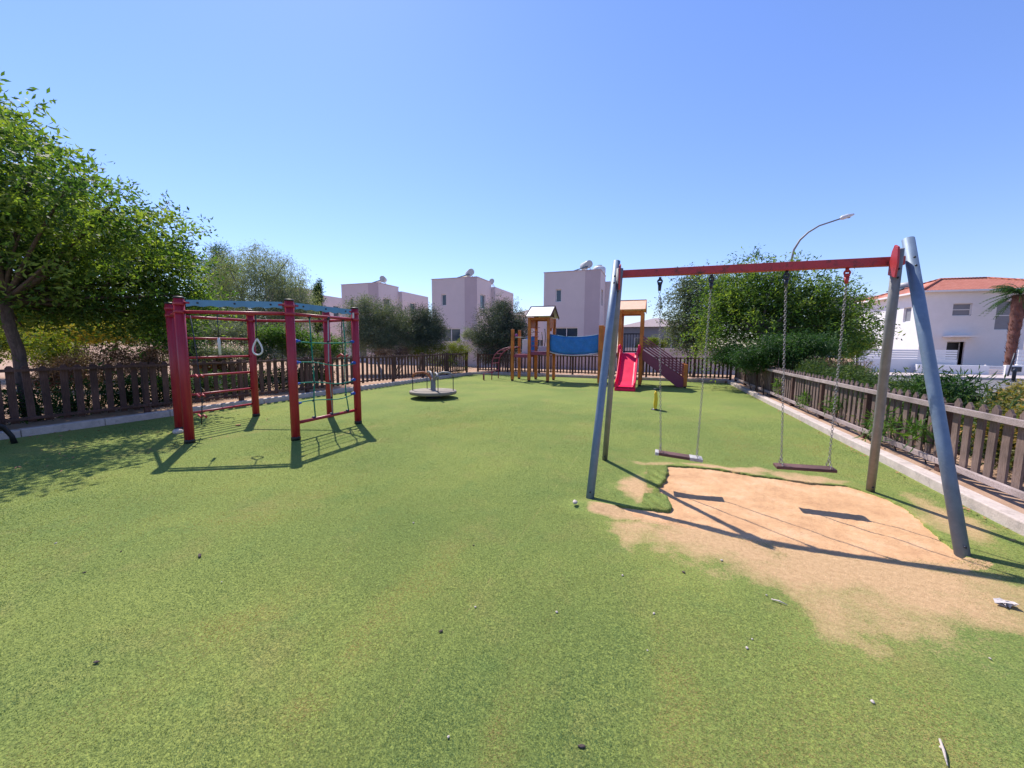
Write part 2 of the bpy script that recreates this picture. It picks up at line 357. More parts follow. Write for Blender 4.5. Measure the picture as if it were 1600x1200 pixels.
blobs = [(-.13, 4.33, .26, .42, 0, 1.0), (.02, 4.98, .12, .3, -.2, .6), (.05, 5.32, .35, .12, .3, .7), (-.46, 3.64, .2, .13, 0, 1.1), (-.2, 3.60, .4, .15, 0, 1.1),
         (.9, 5.43, .7, .16, -.05, .95), (1.75, 5.36, .5, .17, 0, .9), (2.5, 4.55, .26, .75, -.1, .7), (2.45, 4.1, .15, .4, 0, .4),
         (-.05, 3.26, .28, .32, -.6, .80), (.5, 3.28, .58, .30, 0, 1.0), (1.05, 3.08, .55, .42, 0, .95), (1.4, 3.25, .95, .32, 0, 1.1), (1.0, 2.66, .32, .40, 0, .72),
         (1.7, 3.05, .55, .38, 0, .90), (2.1, 3.3, .42, .34, 0, .72), (2.6, 3.6, .3, .25, 0, .28), (1.45, 2.6, .65, .38, 0, .46), (.4, 2.9, .32, .38, -.5, .5), (1.5, 2.9, .5, .3, 0, .78), (1.35, 2.72, .42, .26, 0, .74)]
def wob(x, y, f, seed, n=7):
    g_ = np.random.default_rng(seed); o = np.zeros_like(x)
    for k in range(n):
        a = g_.uniform(0, 6.283); ff = f*g_.uniform(.5, 1.8); o += np.sin((x*np.cos(a)+y*np.sin(a))*ff+g_.uniform(0, 6.283))/n**.5
    return o
def dustf(x, y):
    wx = x+.07*wob(x, y, 7, 61)+.03*wob(x, y, 22, 62); wy = y+.07*wob(x, y, 7, 63)+.03*wob(x, y, 22, 64); d = np.zeros(x.shape)
    for cx_, cy_, sx_, sy_, ro_, am in blobs: d = np.maximum(d, am*G(wx, wy, cx_, cy_, sx_, sy_, ro_))
    return d
dust = dustf(Xs, Ys)
dust = np.where(dist < .3, np.maximum(dust, np.where(Ys < 3.72, 1.25, 0)*(dist < .12)), dust)
dust = np.where((Xs > -.05) & (Xs < .3) & (Ys > 3.76) & (Ys < 4.18), dust*.25, dust)       # clean green tongue
dust = np.where((Xs > .0) & (Xs < .24) & (Ys > 4.35) & (Ys < 5.2), dust*.3, dust)
dust = np.maximum(dust, .45*(np.abs(((Xs+.95+2) % 4)-2) < .02))
dust = dust+.30*np.exp(-((RX-Xs)/.35)**2)+.22*np.exp(-((Xs-lim)/.4)**2)
Z = np.zeros(X.shape)
edge = np.exp(-(dist/.06)**2); low = 1/(1+np.exp((Ys-3.66)*40))
Z += edge*(.006*(1-low)-.012*low) + np.where(dist < .35, np.exp(-(dist/.2)**2)*(-.004)*low, 0)
tong = np.exp(-(((Xs-.1)/.17)**2+((Ys-3.98)/.2)**2)**1.5)+.8*np.exp(-(((Xs-.1)/.12)**2+((Ys-4.75)/.35)**2)**1.5)
Z += tong*(.022+.012*np.sin(Xs*45+Ys*23)); Z += .035*np.exp(-(((Xs+.48)/.17)**2+((Ys-3.63)/.11)**2))
Z += .004*np.sin(X0*1.3+.7*Y)*np.sin(Y*1.1)
nx_, ny_ = X.shape
idx = np.arange(nx_*ny_).reshape(nx_, ny_)
q = np.stack([idx[:-1, :-1], idx[1:, :-1], idx[1:, 1:], idx[:-1, 1:]], -1)[cell]
verts = np.stack([Xs, Ys, Z], -1).reshape(-1, 3)
# skirt under the cut edge
faces = q.tolist(); from collections import Counter
ec = Counter()
for f in faces:
    for i in range(4): ec[(f[i], f[(i+1) % 4])] += 1
bdf = bd.reshape(-1); sk = [(a, b) for (a, b) in ec if (b, a) not in ec and bdf[a] and bdf[b]]
vmap = {}; vl = verts.tolist(); dl = dust.reshape(-1).tolist()
for a, b in sk:
    for k in (a, b):
        if k not in vmap: vmap[k] = len(vl); vl.append([vl[k][0], vl[k][1], -.05]); dl.append(.2)
    faces.append([b, a, vmap[a], vmap[b]])
me = bpy.data.meshes.new('turf'); me.from_pydata(vl, [], faces)
at = me.attributes.new('dust', 'FLOAT', 'POINT'); at.data.foreach_set('value', dl)
me.polygons.foreach_set('use_smooth', [True]*len(faces)); me.materials.append(M['turf']); me.update()
to = bpy.data.objects.new('turf', me); scn.collection.objects.link(to); tag(to, kind='structure')
# sand bed: gently dished sheet under the hole
N = 200; sx = np.linspace(-.7, 2.7, N); sy = np.linspace(3.2, 5.7, N); SX, SY = np.meshgrid(sx, sy, indexing='ij')
SZ = -.012-.016*np.exp(-(((SX-.45)/.35)**2+((SY-4.4)/.5)**2))-.016*np.exp(-(((SX-1.5)/.4)**2+((SY-4.35)/.5)**2))+.003*np.sin(SX*7+SY*3)*np.sin(SY*9-SX*2)+.0022*wob(SX, SY, 20, 71)+.0018*wob(SX, SY, 48, 72)+rng.normal(0, .0008, SX.shape)
ii = np.arange(N*N).reshape(N, N); s = MB(); s.add(np.stack([SX, SY, SZ], -1).reshape(-1, 3), np.stack([ii[:-1, :-1], ii[1:, :-1], ii[1:, 1:], ii[:-1, 1:]], -1).reshape(-1, 4).tolist(), True)
tag(s.build('sand', M['sand']), kind='structure')

# blades of the pile near the camera, in patches too small to count
def turf_pile():
    g_ = np.random.default_rng(11); n = 2300000
    r = .75+10.5*g_.random(n)**1.7; a = g_.uniform(R(-100), R(75), n)-yaw
    bx = r*np.sin(a); by = r*np.cos(a)
    du = dustf(bx, by)
    du = np.where((bx > -.05) & (bx < .26) & (by > 3.76) & (by < 5.2), du*.2, du)
    mott = wob(bx, by, 9, 5)*.5+wob(bx, by, 26, 6)*.5; big = wob(bx, by, 1.5, 7)*.45+wob(bx*4.2, by*.7, 1.6, 8)*.55+wob(bx*2.2, by*.6, 5, 9)*.35
    dz = np.clip(du*1.15+.22*mott*(du > .08), 0, 1.2)
    fade = np.clip((11.2-r)/3.5, 0, 1)
    ok = (bx < 2.9) & (bx > -9.45+(by-3)*.052) & (by > -1.2) & ~inside(bx, by) & (g_.random(n) > dz) & (g_.random(n) < fade*(.86+.14*mott)) & (np.abs(((bx+.95+.006*wob(bx*0, by, 9, 12)+2) % 4)-2) > .0035)
    bx, by, r, big, dz, mott = bx[ok], by[ok], r[ok], big[ok], dz[ok], mott[ok]; n = len(bx)
    hg = g_.uniform(.0028, .0065, n)*(1-.4*np.clip(dz, 0, 1)); ang = g_.uniform(0, 2*math.pi, n); wd = (.0006+.00048*r)*g_.uniform(.6, 1.3, n)
    ln = g_.normal(0, .006, (n, 2))+np.array([.003, -.002]); dx = np.cos(ang)*wd; dy = np.sin(ang)*wd
    ed = np.where((bx > -.06) & (bx < .27) & (by > 3.76) & (by < 5.25), .02, 0)
    zb = .004*np.sin(bx*1.3+.7*by)*np.sin(by*1.1)-.001+ed*.8
    v = np.empty((n, 3, 3)); v[:, 0] = np.stack([bx-dx, by-dy, zb], -1); v[:, 1] = np.stack([bx+dx, by+dy, zb], -1); v[:, 2] = np.stack([bx+ln[:, 0], by+ln[:, 1], zb+hg], -1)
    st_ = G(bx, by, -1.35, 1.7, .17, .8)*.5+G(bx, by, -.5, 1.35, .11, .6)*.4+G(bx, by, -3.6, 2.1, 1.1, .22, .4)*.3+G(bx, by, -2.3, 1.25, .5, .14, .5)*.3+G(bx, by, .2, 1.6, .14, .7, .2)*.25
    lv = np.clip(.40+st_*(1.2+.6*mott)+.30*big+.05*mott+.15*g_.normal(size=n)+.5*np.clip(dz, 0, 1), 0, 1)
    me = bpy.data.meshes.new('turf_pile'); me.vertices.add(n*3); me.vertices.foreach_set('co', v.ravel())
    me.loops.add(n*3); me.loops.foreach_set('vertex_index', np.arange(n*3)); me.polygons.add(n); me.polygons.foreach_set('loop_start', np.arange(n)*3)
    a_ = me.attributes.new('lv', 'FLOAT', 'POINT'); a_.data.foreach_set('value', np.repeat(lv, 3))
    me.materials.append(leafmat('pile_fibre', (.085, .160, .060), (.190, .248, .082), (.40, .285, .115), .25, .75)); me.update(calc_edges=True)
    o = bpy.data.objects.new('turf_pile', me); scn.collection.objects.link(o)
    tag(o, 'short green and straw coloured fibres of the artificial turf in the foreground', 'turf pile', kind='stuff')
turf_pile()

# kerbs ------------------------------------------------------------
def kerb(name, a, b, label, w=.16, h=.12, seg=1.0):
    a = Vector(a); b = Vector(b); L = (b-a).length; n = max(1, round(L/seg)); d = (b-a)/n; m = MB()
    for i in range(n):
        p = a+d*i+d.normalized()*.004; q_ = a+d*(i+1)-d.normalized()*.004
        j = random.uniform(-.004, .004)
        m.bar(p+Vector((0, 0, h/2-.03+j)), q_+Vector((0, 0, h/2-.03+j+random.uniform(-.003, .003))), w, h+.06)
    o = m.build(name, M['kerb'], bevel=.012); tag(o, kind='structure'); return o
kerb('kerb', (lx(-5)-.08, -5, 0), (lx(17.9)-.08, 17.9, 0), '')
kerb('kerb', (lx(17.9)-.08, 17.92, 0), (-8.2, 18.38, 0), '', seg=.9)
kerb('kerb', (-8.18, 18.38, 0), (RX-.1, 18.38, 0), '')
kerb('kerb', (RX+.08, -5, 0), (RX+.08, 18.5, 0), '', h=.11, seg=2.9)

# ------------------------------------------------------------------ foliage
def foliage(name, blobs, n, leaf, mt, parent=None, clump=.28, perclump=70, aspect=.42, up=.5, shell=.5, colvar=.25, seed=1, droop=0, minz=None, twigs=0):
    """blobs: (center, (rx,ry,rz), weight). Leaves grow in clumps spread through each blob."""
    g_ = np.random.default_rng(seed)
    wts = np.array([b[2] for b in blobs], float); wts /= wts.sum()
    K = max(3, n//perclump); bi = g_.choice(len(blobs), K, p=wts)
    C_ = np.array([tuple(b[0]) for b in blobs])[bi]; RR = np.array([b[1] for b in blobs])[bi]
    d = g_.normal(size=(K, 3)); d /= np.linalg.norm(d, axis=1)[:, None]
    rad = g_.random(K)**shell*(1+.14*g_.normal(size=K)); cc = C_+d*RR*rad[:, None]
    csz = clump*g_.uniform(.55, 1.45, K); ccol = np.clip(.5+colvar*g_.normal(size=K), 0, 1)
    ci = np.repeat(np.arange(K), perclump); m_ = len(ci)
    off = g_.normal(size=(m_, 3))*csz[ci][:, None]*np.array([.5, .5, .36])
    if twigs:
        td = g_.normal(size=(K, twigs, 3)); td[:, :, 2] = td[:, :, 2]*.45+.12; td += (d*RR/np.linalg.norm(RR, axis=1)[:, None])[:, None, :]*.8; td /= np.linalg.norm(td, axis=2)[:, :, None]
        tj = g_.integers(0, twigs, m_); tt_ = g_.random(m_)**.8; tdir = td[ci, tj]
        off = tdir*(tt_*1.25*csz[ci])[:, None]+g_.normal(size=(m_, 3))*csz[ci][:, None]*.09; off[:, 2] -= .35*tt_**2*csz[ci]
    P = cc[ci]+off
    if droop: P[:, 2] -= droop*np.abs(g_.normal(size=m_))*csz[ci]
    if minz is not None: keep = P[:, 2] > minz; P = P[keep]; ci = ci[keep]; m_ = len(P)
    nrm = g_.normal(size=(m_, 3)); nrm[:, 2] = np.abs(nrm[:, 2])*.6+up; nrm /= np.linalg.norm(nrm, axis=1)[:, None]
    out = (tdir*.12+g_.normal(size=(m_, 3))*.09) if twigs else P-cc[ci]+g_.normal(size=(m_, 3))*.12
    ax = out-nrm*(out*nrm).sum(1)[:, None]; ax[:, 2] -= droop*.3; ax /= np.linalg.norm(ax, axis=1)[:, None]+1e-9
    sd = np.cross(nrm, ax); L = leaf*g_.uniform(.6, 1.35, m_)[:, None]; W = L*aspect
    V = np.empty((m_, 4, 3)); V[:, 0] = P; V[:, 1] = P+ax*L*.5+sd*W*.5-nrm*L*.06; V[:, 2] = P+ax*L; V[:, 3] = P+ax*L*.5-sd*W*.5-nrm*L*.06
    lv = np.clip(ccol[ci]+.13*g_.normal(size=m_), 0, 1)
    me = bpy.data.meshes.new(name); b = BASE.get(parent.name, Vector((0, 0, 0))) if parent else Vector((0, 0, 0))
    V = V.reshape(-1, 3)-np.array(b)
    me.vertices.add(m_*4); me.vertices.foreach_set('co', V.ravel())
    me.loops.add(m_*4); me.loops.foreach_set('vertex_index', np.arange(m_*4))
    me.polygons.add(m_); me.polygons.foreach_set('loop_start', np.arange(m_)*4)
    a_ = me.attributes.new('lv', 'FLOAT', 'POINT'); a_.data.foreach_set('value', np.repeat(lv, 4))
    me.materials.append(mt); me.update(calc_edges=True)
    o = bpy.data.objects.new(name, me); scn.collection.objects.link(o)
    if parent: o.parent = parent; BASE[o.name] = b
    return o, cc
def branches(m, base, fork, tips, r0_, rt=.012):
    base = Vector(base); fork = Vector(fork)
    for t in tips:
        t = Vector(t); mid = fork.lerp(t, .5)+Vector((random.uniform(-.1, .1), random.uniform(-.1, .1), random.uniform(-.05, .15)))*(t-fork).length*.6
        pts = []
        for k in range(7):
            s_ = k/6; pts.append(fork*(1-s_)**2+mid*2*s_*(1-s_)+t*s_**2)
        m.tube(pts, [r0_*(1-.85*k/6)+rt for k in range(7)], 6)
def tree(name, label, cat, base, fork, tr, blobs, n, leaf, lm, bark='bark', ntips=14, group=None, sub=None, **kw):
    root = thing(name, label, cat, base, group)
    o, cc = foliage('crown', blobs, n, leaf, lm, root, **kw)
    m = MB(); base = Vector(base); fork = Vector(fork)
    pts = [base+(fork-base)*k/5+Vector((math.sin(k*1.9)*.03, math.cos(k*2.3)*.03, 0))*(0 < k < 5) for k in range(6)]
    m.tube([pts[0]-Vector((0, 0, .1))]+pts, [tr*1.45, tr*1.25]+[tr*(1-.06*k) for k in range(1, 6)], 10)
    g_ = random.Random(len(name)+n); tips = [cc[g_.randrange(len(cc))] for _ in range(ntips)]
    branches(m, base, fork, tips, tr*.30, .008); m.build('trunk', M[bark], root)
    return root
def pb(px, py, depth, rx, ry, wgt=1, ryd=.85):
    c = atD(px, py, depth); k = depth/F_PX; return (c, (rx*k, rx*k*ryd, ry*k), wgt)
LM = dict(
    oleander=leafmat('leaf_oleander', (.030, .062, .022), (.062, .112, .036), (.120, .170, .060), .35),
    carob=leafmat('leaf_bright', (.035, .085, .025), (.085, .165, .042), (.205, .285, .065), .5),
    dark=leafmat('leaf_dark', (.014, .045, .016), (.032, .088, .024), (.070, .155, .035), .3),
    olive=leafmat('leaf_olive', (.060, .092, .062), (.130, .170, .112), (.245, .285, .190), .28),
    oliveD=leafmat('leaf_dark_olive', (.030, .050, .042), (.070, .098, .074), (.165, .195, .140), .22),
    feather=leafmat('leaf_silver', (.115, .155, .105), (.205, .255, .175), (.320, .375, .270), .4),
    lime=leafmat('leaf_lime', (.060, .095, .015), (.150, .200, .022), (.270, .300, .035), .42),
    gold=leafmat('leaf_gold', (.16, .14, .025), (.36, .32, .045), (.52, .45, .09), .45),
    orange=leafmat('leaf_rust', (.160, .060, .030), (.340, .130, .050), (.470, .230, .100), .3),
    dry=leafmat('leaf_dry', (.07, .045, .035), (.15, .095, .07), (.26, .17, .12), .2),
    green=leafmat('leaf_mid', (.035, .090, .020), (.070, .155, .030), (.150, .240, .050), .42),
    lantana=leafmat('leaf_lantana', (.080, .100, .030), (.200, .190, .055), (.420, .250, .090), .35),
)

# big tree left
b0 = atX(50, 640, -10.75); b0.z = .05
fk = atX(8, 470, -10.6)
tree('broadleaf_tree', 'large bright green broadleaf tree overhanging the fence on the left edge', 'tree', b0, fk, .10, [
    pb(-15, 205, 8.0, 32, 34, .5), pb(35, 282, 8.0, 36, 26, .5), pb(-60, 330, 7.0, 110, 110, 1.6), pb(50, 360, 7.6, 66, 46, 1.2), pb(140, 335, 8.6, 44, 34, .8), pb(172, 290, 8.8, 14, 14, .10),
    pb(205, 395, 8.6, 44, 34, .8), pb(190, 440, 8.6, 95, 55, 1.5), pb(90, 430, 7.4, 100, 60, 1.5), pb(0, 430, 6.8, 90, 60, 1.1), pb(265, 340, 8.8, 30, 8, .10),
    pb(260, 430, 8.8, 36, 38, .7), pb(285, 475, 8.8, 36, 36, .6), pb(150, 490, 8.4, 110, 34, 1.1), pb(235, 500, 8.6, 50, 30, .7), pb(50, 485, 7.6, 60, 30, .5),
    (Vector((-10.2, 3.0, 4.4)), (1.3, 1.2, 1.0), 1.6), (Vector((-9.5, 3.5, 3.3)), (1.0, .9, .6), .9), (Vector((-11.2, 2.4, 5.2)), (1.4, 1.3, 1.1), 1.4), (Vector((-9.1, 4.5, 3.4)), (.8, .8, .5), .6), (Vector((-10.8, 3.6, 3.0)), (1.2, .9, .6), .8), (Vector((-8.9, 3.5, 3.9)), (.8, .8, .5), .7), (Vector((-9.3, 2.7, 4.3)), (.9, .8, .6), .9)],
    72000, .105, LM['carob'], ntips=60, twigs=7, clump=.52, perclump=110, aspect=.36, up=.4, shell=.5, colvar=.4, seed=3)
# the mass of growth beyond the left fence that closes the view
tree('evergreen_tree', 'dark evergreen filling the view behind the big tree trunk', 'tree', gnd(120, 552, .05), atD(120, 520, 15), .12,
     [pb(20, 500, 15, 60, 34, 1.3), pb(110, 505, 15, 60, 32, 1.3), pb(200, 508, 15.5, 60, 30, 1.2), pb(270, 505, 16, 45, 34, 1)], 30000, .15, LM['dark'], aspect=.32, clump=.42, perclump=40, seed=33)
tree('evergreen_tree', 'grey green evergreen between the big tree and the silvery one, behind the wall bars', 'tree', gnd(330, 556, .05), atD(330, 520, 15), .10,
     [pb(320, 500, 15, 40, 35, 1), pb(370, 510, 15, 45, 25, 1)], 16000, .11, LM['olive'], aspect=.3, clump=.32, perclump=40, seed=34)
tree('pine_tree', 'dark bluish pine whose top rises behind the silvery tree on the left', 'tree', gnd(345, 551, .05), atD(345, 470, 24), .16,
     [pb(342, 400, 24, 14, 20), pb(360, 420, 24, 20, 22), pb(325, 425, 24, 22, 24), pb(345, 460, 24, 40, 35, 2)], 14000, .16, LM['dark'], aspect=.18, clump=.4, seed=4)
tree('silver_tree', 'airy silver green tree with feathery twigs behind the climbing frame', 'tree', gnd(400, 566, .05), atD(395, 510, 17), .11,
     [pb(350, 440, 17, 45, 45), pb(400, 425, 17, 45, 38, 1.2), pb(445, 445, 17, 38, 38), pb(470, 475, 17, 25, 28, .5), pb(380, 480, 17, 70, 35, 1.5), pb(440, 490, 17, 45, 30, 1), pb(400, 395, 17, 16, 18, .15), pb(430, 405, 17, 14, 16, .12)],
     60000, .11, LM['feather'], 'bark_grey', aspect=.17, clump=.40, perclump=45, up=.1, shell=.6, seed=5, ntips=9, droop=.5, twigs=5)
tree('cypress', 'narrow dark cypress standing beside the leftmost house', 'tree', gnd(497, 552, .05), atD(497, 530, 26), .08,
     [pb(498, 450, 26, 5, 16, .5), pb(497, 470, 26, 9, 22), pb(496, 500, 26, 11, 26, 1.2)], 12000, .11, LM['dark'], aspect=.3, clump=.16, seed=6, ntips=4)
OL = 'grey green olive trees between the houses and the left fence'
tree('olive_tree', 'bushy grey green olive tree in front of the flat roofed house left of centre', 'tree', gnd(590, 567, .05), atD(590, 535, 18.5), .10,
     [pb(562, 502, 18.5, 30, 34), pb(590, 497, 18.5, 34, 34), pb(615, 508, 18.5, 32, 32), pb(575, 528, 18.5, 44, 30, 1.3), pb(610, 535, 18.5, 36, 24), pb(568, 474, 18.5, 14, 14, .2)], 56000, .085, LM['olive'], 'bark_grey', aspect=.22, clump=.24, perclump=50, up=.15, seed=7, ntips=18, group=OL)
tree('olive_tree', 'second, slightly lower olive bush just right of the first, touching the pale hedge', 'tree', gnd(650, 567, .05), atD(650, 535, 19.3), .09,
     [pb(642, 506, 19.3, 30, 28), pb(668, 506, 19.3, 24, 28), pb(655, 528, 19.3, 40, 26, 1.3), pb(685, 520, 19.3, 14, 18, .4)], 46000, .085, LM['oliveD'], 'bark_grey', aspect=.22, clump=.24, perclump=50, up=.15, seed=8, ntips=14, group=OL)
tree('olive_tree', 'round dark olive tree behind the far fence at the foot of the arched climber', 'tree', (-8.0, 19.4, .06), atD(783, 535, 21.2), .11,
     [pb(775, 505, 21.2, 34, 32, 1.2), pb(800, 510, 21.2, 30, 32, 1.1), pb(755, 525, 21.2, 24, 24, .8), pb(785, 483, 21.2, 22, 16, .5), pb(785, 535, 21.2, 45, 22, 1.3), pb(775, 555, 21.2, 34, 18, .9), pb(812, 520, 21.2, 16, 26, .5)], 70000, .085, LM['oliveD'], 'bark', aspect=.24, clump=.24, perclump=50, up=.15, seed=9, ntips=16, group=OL)

def bush(name, label, cat, blobs, n, leaf, lm, group=None, **kw):
    c = blobs[0][0]; root = thing(name, label, cat, (c[0], c[1], .08), group)
    o, cc = foliage('foliage', blobs, n, leaf, lm, root, minz=.1, **kw)
    m = MB(); g_ = random.Random(n)
    bs = []
    for k in range(12):
        t = Vector(cc[g_.randrange(len(cc))]); b_ = Vector((t.x*.6+c[0]*.4, t.y*.6+c[1]*.4, .06)); bs.append(b_)
        m.tube([b_, b_.lerp(t, .5)+Vector((.04, .03, .03)), t], [.016, .012, .006], 5)
    bs.sort(key=lambda v: v.x+v.y*.3); m.tube(bs, .012, 5); m.build('stems', M['bark'], root); return root
bush('clipped_hedge', 'golden yellow topped hedge behind the left fence under the big tree', 'hedge',
     [pb(75, 526, 12, 34, 20), pb(125, 520, 12, 30, 18), pb(165, 518, 12, 34, 17), pb(205, 522, 12, 28, 15), pb(30, 528, 12, 24, 20)], 40000, .08, LM['gold'], aspect=.2, clump=.16, up=.2, seed=11)
bush('hedge', 'brown twiggy leafless hedge below the golden one, right behind the left fence', 'hedge',
     [pb(130, 575, 8.6, 45, 36), pb(200, 570, 8.8, 38, 34), pb(235, 565, 9.2, 20, 30, .5), pb(80, 590, 8.4, 30, 26, .6)], 24000, .06, LM['dry'], aspect=.2, clump=.16, up=.1, seed=12)
bush('hedge', 'dark scrubby undergrowth at the foot of the left fence behind the pickets', 'hedge',
     [(Vector((-10.75, 2.6+.75*k, .42)), (.35, .5, .38), 1) for k in range(11)], 24000, .075, LM['dark'], aspect=.3, clump=.2, seed=36)
bush('shrub', 'loose yellow green shrub beside the trunk of the big tree', 'shrub',
     [pb(70, 545, 8.8, 34, 32), pb(95, 560, 8.8, 26, 30), pb(5, 535, 9.2, 22, 26)], 9000, .07, LM['lime'], aspect=.3, clump=.2, up=.2, seed=13)
bush('shrub', 'dark green low shrub filling the gap under the big tree near the red posts', 'shrub',
     [pb(250, 520, 10, 26, 30), pb(285, 525, 10.5, 26, 28)], 9000, .07, LM['dark'], aspect=.35, clump=.2, seed=14)
bush('shrub', 'grey green shrub seen through the wall bars of the climbing frame', 'shrub',
     [pb(330, 520, 13.5, 34, 22), pb(380, 522, 13.5, 34, 20)], 13000, .07, LM['olive'], aspect=.25, clump=.2, seed=15)
bush('shrub', 'bright green rounded shrub right of the teardrop ring behind the fence', 'shrub',
     [pb(418, 530, 12, 22, 20), pb(450, 528, 12.2, 24, 20), pb(485, 535, 12.6, 24, 16), pb(520, 540, 13, 20, 16, .7)], 18000, .07, LM['green'], aspect=.3, clump=.18, seed=16)
bush('hedge', 'mid green hedge running behind the left fence from the red posts to the rope net', 'hedge',
     [pb(290, 552, 10.5, 34, 15), pb(340, 553, 11.2, 36, 12, .8), pb(400, 552, 11.8, 36, 15), pb(455, 552, 12.5, 36, 15), pb(510, 554, 13.4, 34, 13)], 30000, .065, LM['olive'], aspect=.3, clump=.17, seed=35)
# grass clumps: arching blades
def grass_clump(label, c, r, h, mt, n=420, seed=1, w=.014):
    c = Vector(c); root = thing('grass_clump', label, 'grass clump', c); g_ = random.Random(seed); m = MB()
    for k in range(n):
        a = g_.uniform(0, 6.283); l_ = g_.uniform(.4, 1); p0 = c+Vector((math.cos(a), math.sin(a), 0))*r*.15*g_.random()
        d = Vector((math.cos(a), math.sin(a), 0)); s_ = d.cross(Vector((0, 0, 1)))*w
        pts = [p0+d*(r*l_*t_**1.6)+Vector((0, 0, h*(1.25*t_-.45*t_*t_)*(1.25-.5*l_))) for t_ in (0, .35, .7, 1)]
        vs_ = []
        for i, p in enumerate(pts): vs_ += [p-s_*(1-i/3.2), p+s_*(1-i/3.2)]
        m.add(vs_, [(0, 1, 3, 2), (2, 3, 5, 4), (4, 5, 7, 6)])
    o = m.build('blades', mt, root)
    a_ = o.data.attributes.new('lv', 'FLOAT', 'POINT'); a_.data.foreach_set('value', np.repeat(np.clip(np.random.default_rng(seed).normal(.5, .25, n), 0, 1), 8)); return root
c_ = atD(325, 556, 11.2); c_.z = .08; grass_clump('rust orange grass clump glowing behind the upper wall bars', c_, .75, 1.35, LM['orange'], 500, 3, .02)
c_ = atD(355, 556, 11.4); c_.z = .08; grass_clump('second rusty grass clump, right of the first and a little darker', c_, .6, 1.2, LM['dry'], 360, 4, .02)
bush('hedge', 'pale dry pinkish hedge behind the left fence before the olive trees', 'hedge', [pb(600, 552, 17, 16, 9), pb(628, 551, 17.6, 16, 9)], 7000, .05, LM['dry'], aspect=.3, clump=.14, seed=17)
bush('hedge', 'lime green low hedge with yellow tips behind the far left corner of the fence', 'hedge',
     [pb(650, 548, 19, 24, 12), pb(685, 545, 19.4, 24, 13), pb(715, 546, 19.8, 20, 13), pb(690, 565, 19.4, 50, 18, 1.3)], 26000, .06, LM['lime'], aspect=.3, clump=.17, seed=18)
bush('shrub', 'pale green climber over the garden wall left of the dark olive tree', 'shrub', [pb(730, 522, 25.5, 10, 12), pb(742, 527, 25.5, 8, 10)], 5000, .07, LM['feather'], aspect=.3, clump=.16, seed=19)
bush('shrub', 'small yellow green bush behind the stair railing of the right tower', 'shrub', [pb(1020, 535, 23, 14, 9), pb(1035, 538, 23, 8, 8, .5), pb(1000, 540, 23, 8, 8, .5)], 6000, .07, LM['lime'], aspect=.4, clump=.14, seed=20)

# right hand trees
tree('sparse_tree', 'lighter sparse tree with thin trunk behind the far fence at its right end', 'tree', (1.75, 20.0, .06), atD(1092, 520, 17.8), .07,
     [pb(1090, 490, 17.8, 38, 40, 1.2), pb(1075, 450, 17.8, 26, 25, .35), pb(1110, 455, 17.8, 40, 34, .9), pb(1085, 530, 17.8, 36, 22, .7), pb(1060, 500, 17.8, 22, 35, .35), pb(1035, 478, 17.8, 7, 12, .04)],
     30000, .10, LM['olive'], 'bark_grey', aspect=.40, twigs=5, clump=.42, perclump=45, seed=21, ntips=22, up=.3)
tree('broadleaf_tree', 'wide dark green broadleaf tree behind the swing beam', 'tree', (5.0, 15.2, .06), atD(1190, 520, 13.2), .13,
     [pb(1150, 465, 14.5, 48, 38, 1.2), pb(1200, 455, 14, 52, 36, 1.3), pb(1255, 470, 13.6, 52, 42, 1.4), pb(1290, 490, 13.4, 45, 40, 1.1), pb(1330, 515, 13.4, 34, 30, .6), pb(1180, 500, 14, 70, 48, 1.8), pb(1260, 520, 13.4, 70, 35, 1.4), pb(1180, 405, 14, 24, 9, .12), pb(1225, 408, 14, 22, 9, .10), pb(1130, 520, 14.5, 40, 40, .9)],
     56000, .115, LM['carob'], ntips=34, twigs=7, clump=.60, perclump=105, colvar=.33, aspect=.34, up=.35, shell=.5, seed=22)
bush('shrub', 'dense dark green rounded shrub under the wide tree, right behind the fence corner', 'shrub',
     [pb(1215, 545, 11.5, 42, 22), pb(1265, 543, 11.2, 38, 24), pb(1180, 560, 12, 34, 16), pb(1145, 556, 13.5, 30, 20)], 42000, .07, LM['dark'], aspect=.3, clump=.2, perclump=60, seed=23)
bush('shrub', 'yellow green shrub at the right foot of the wide tree beside the white garden wall', 'shrub', [pb(1345, 538, 17.5, 22, 17), pb(1325, 545, 17.5, 16, 14)], 14000, .07, LM['lime'], aspect=.35, clump=.18, seed=24)
# planting along the right fence
hb = []
for k in range(16):
    y_ = 6.0+k*.62 if k < 2 else 7.4+(k-2)*.58; hb.append((Vector((4.1+.2*math.sin(k*1.7), y_, .52+.05*math.sin(k*2.1)+.018*k)), (.5, .5, .34+.012*k), 1))
bush('oleander_hedge', 'mid green oleander hedge pushing through the pickets of the right fence', 'hedge', hb, 60000, .085, LM['oleander'], aspect=.19, clump=.2, perclump=40, up=.05, seed=25)
bush('shrub', 'brown and pink dead topped shrub rising out of the hedge before the white wall', 'shrub', [(atD(1300, 572, 10.5), (.45, .4, .22), 1), (atD(1330, 578, 10.2), (.4, .35, .2), 1)], 5000, .06, LM['dry'], aspect=.25, clump=.14, seed=26)
bush('lantana_bush', 'orange and yellow flowering bush behind the fence at the right edge', 'shrub', [(Vector((4.1, 5.9, .55)), (.45, .6, .32), 1), (Vector((4.6, 6.9, .72)), (.4, .4, .33), 1), (Vector((5.1, 7.5, .74)), (.45, .45, .33), 1), (Vector((5.5, 8.2, .72)), (.4, .4, .33), 1), (Vector((4.3, 6.3, .60)), (.5, .6, .3), .9)], 42000, .055, LM['lantana'], aspect=.45, clump=.14, perclump=40, seed=27)
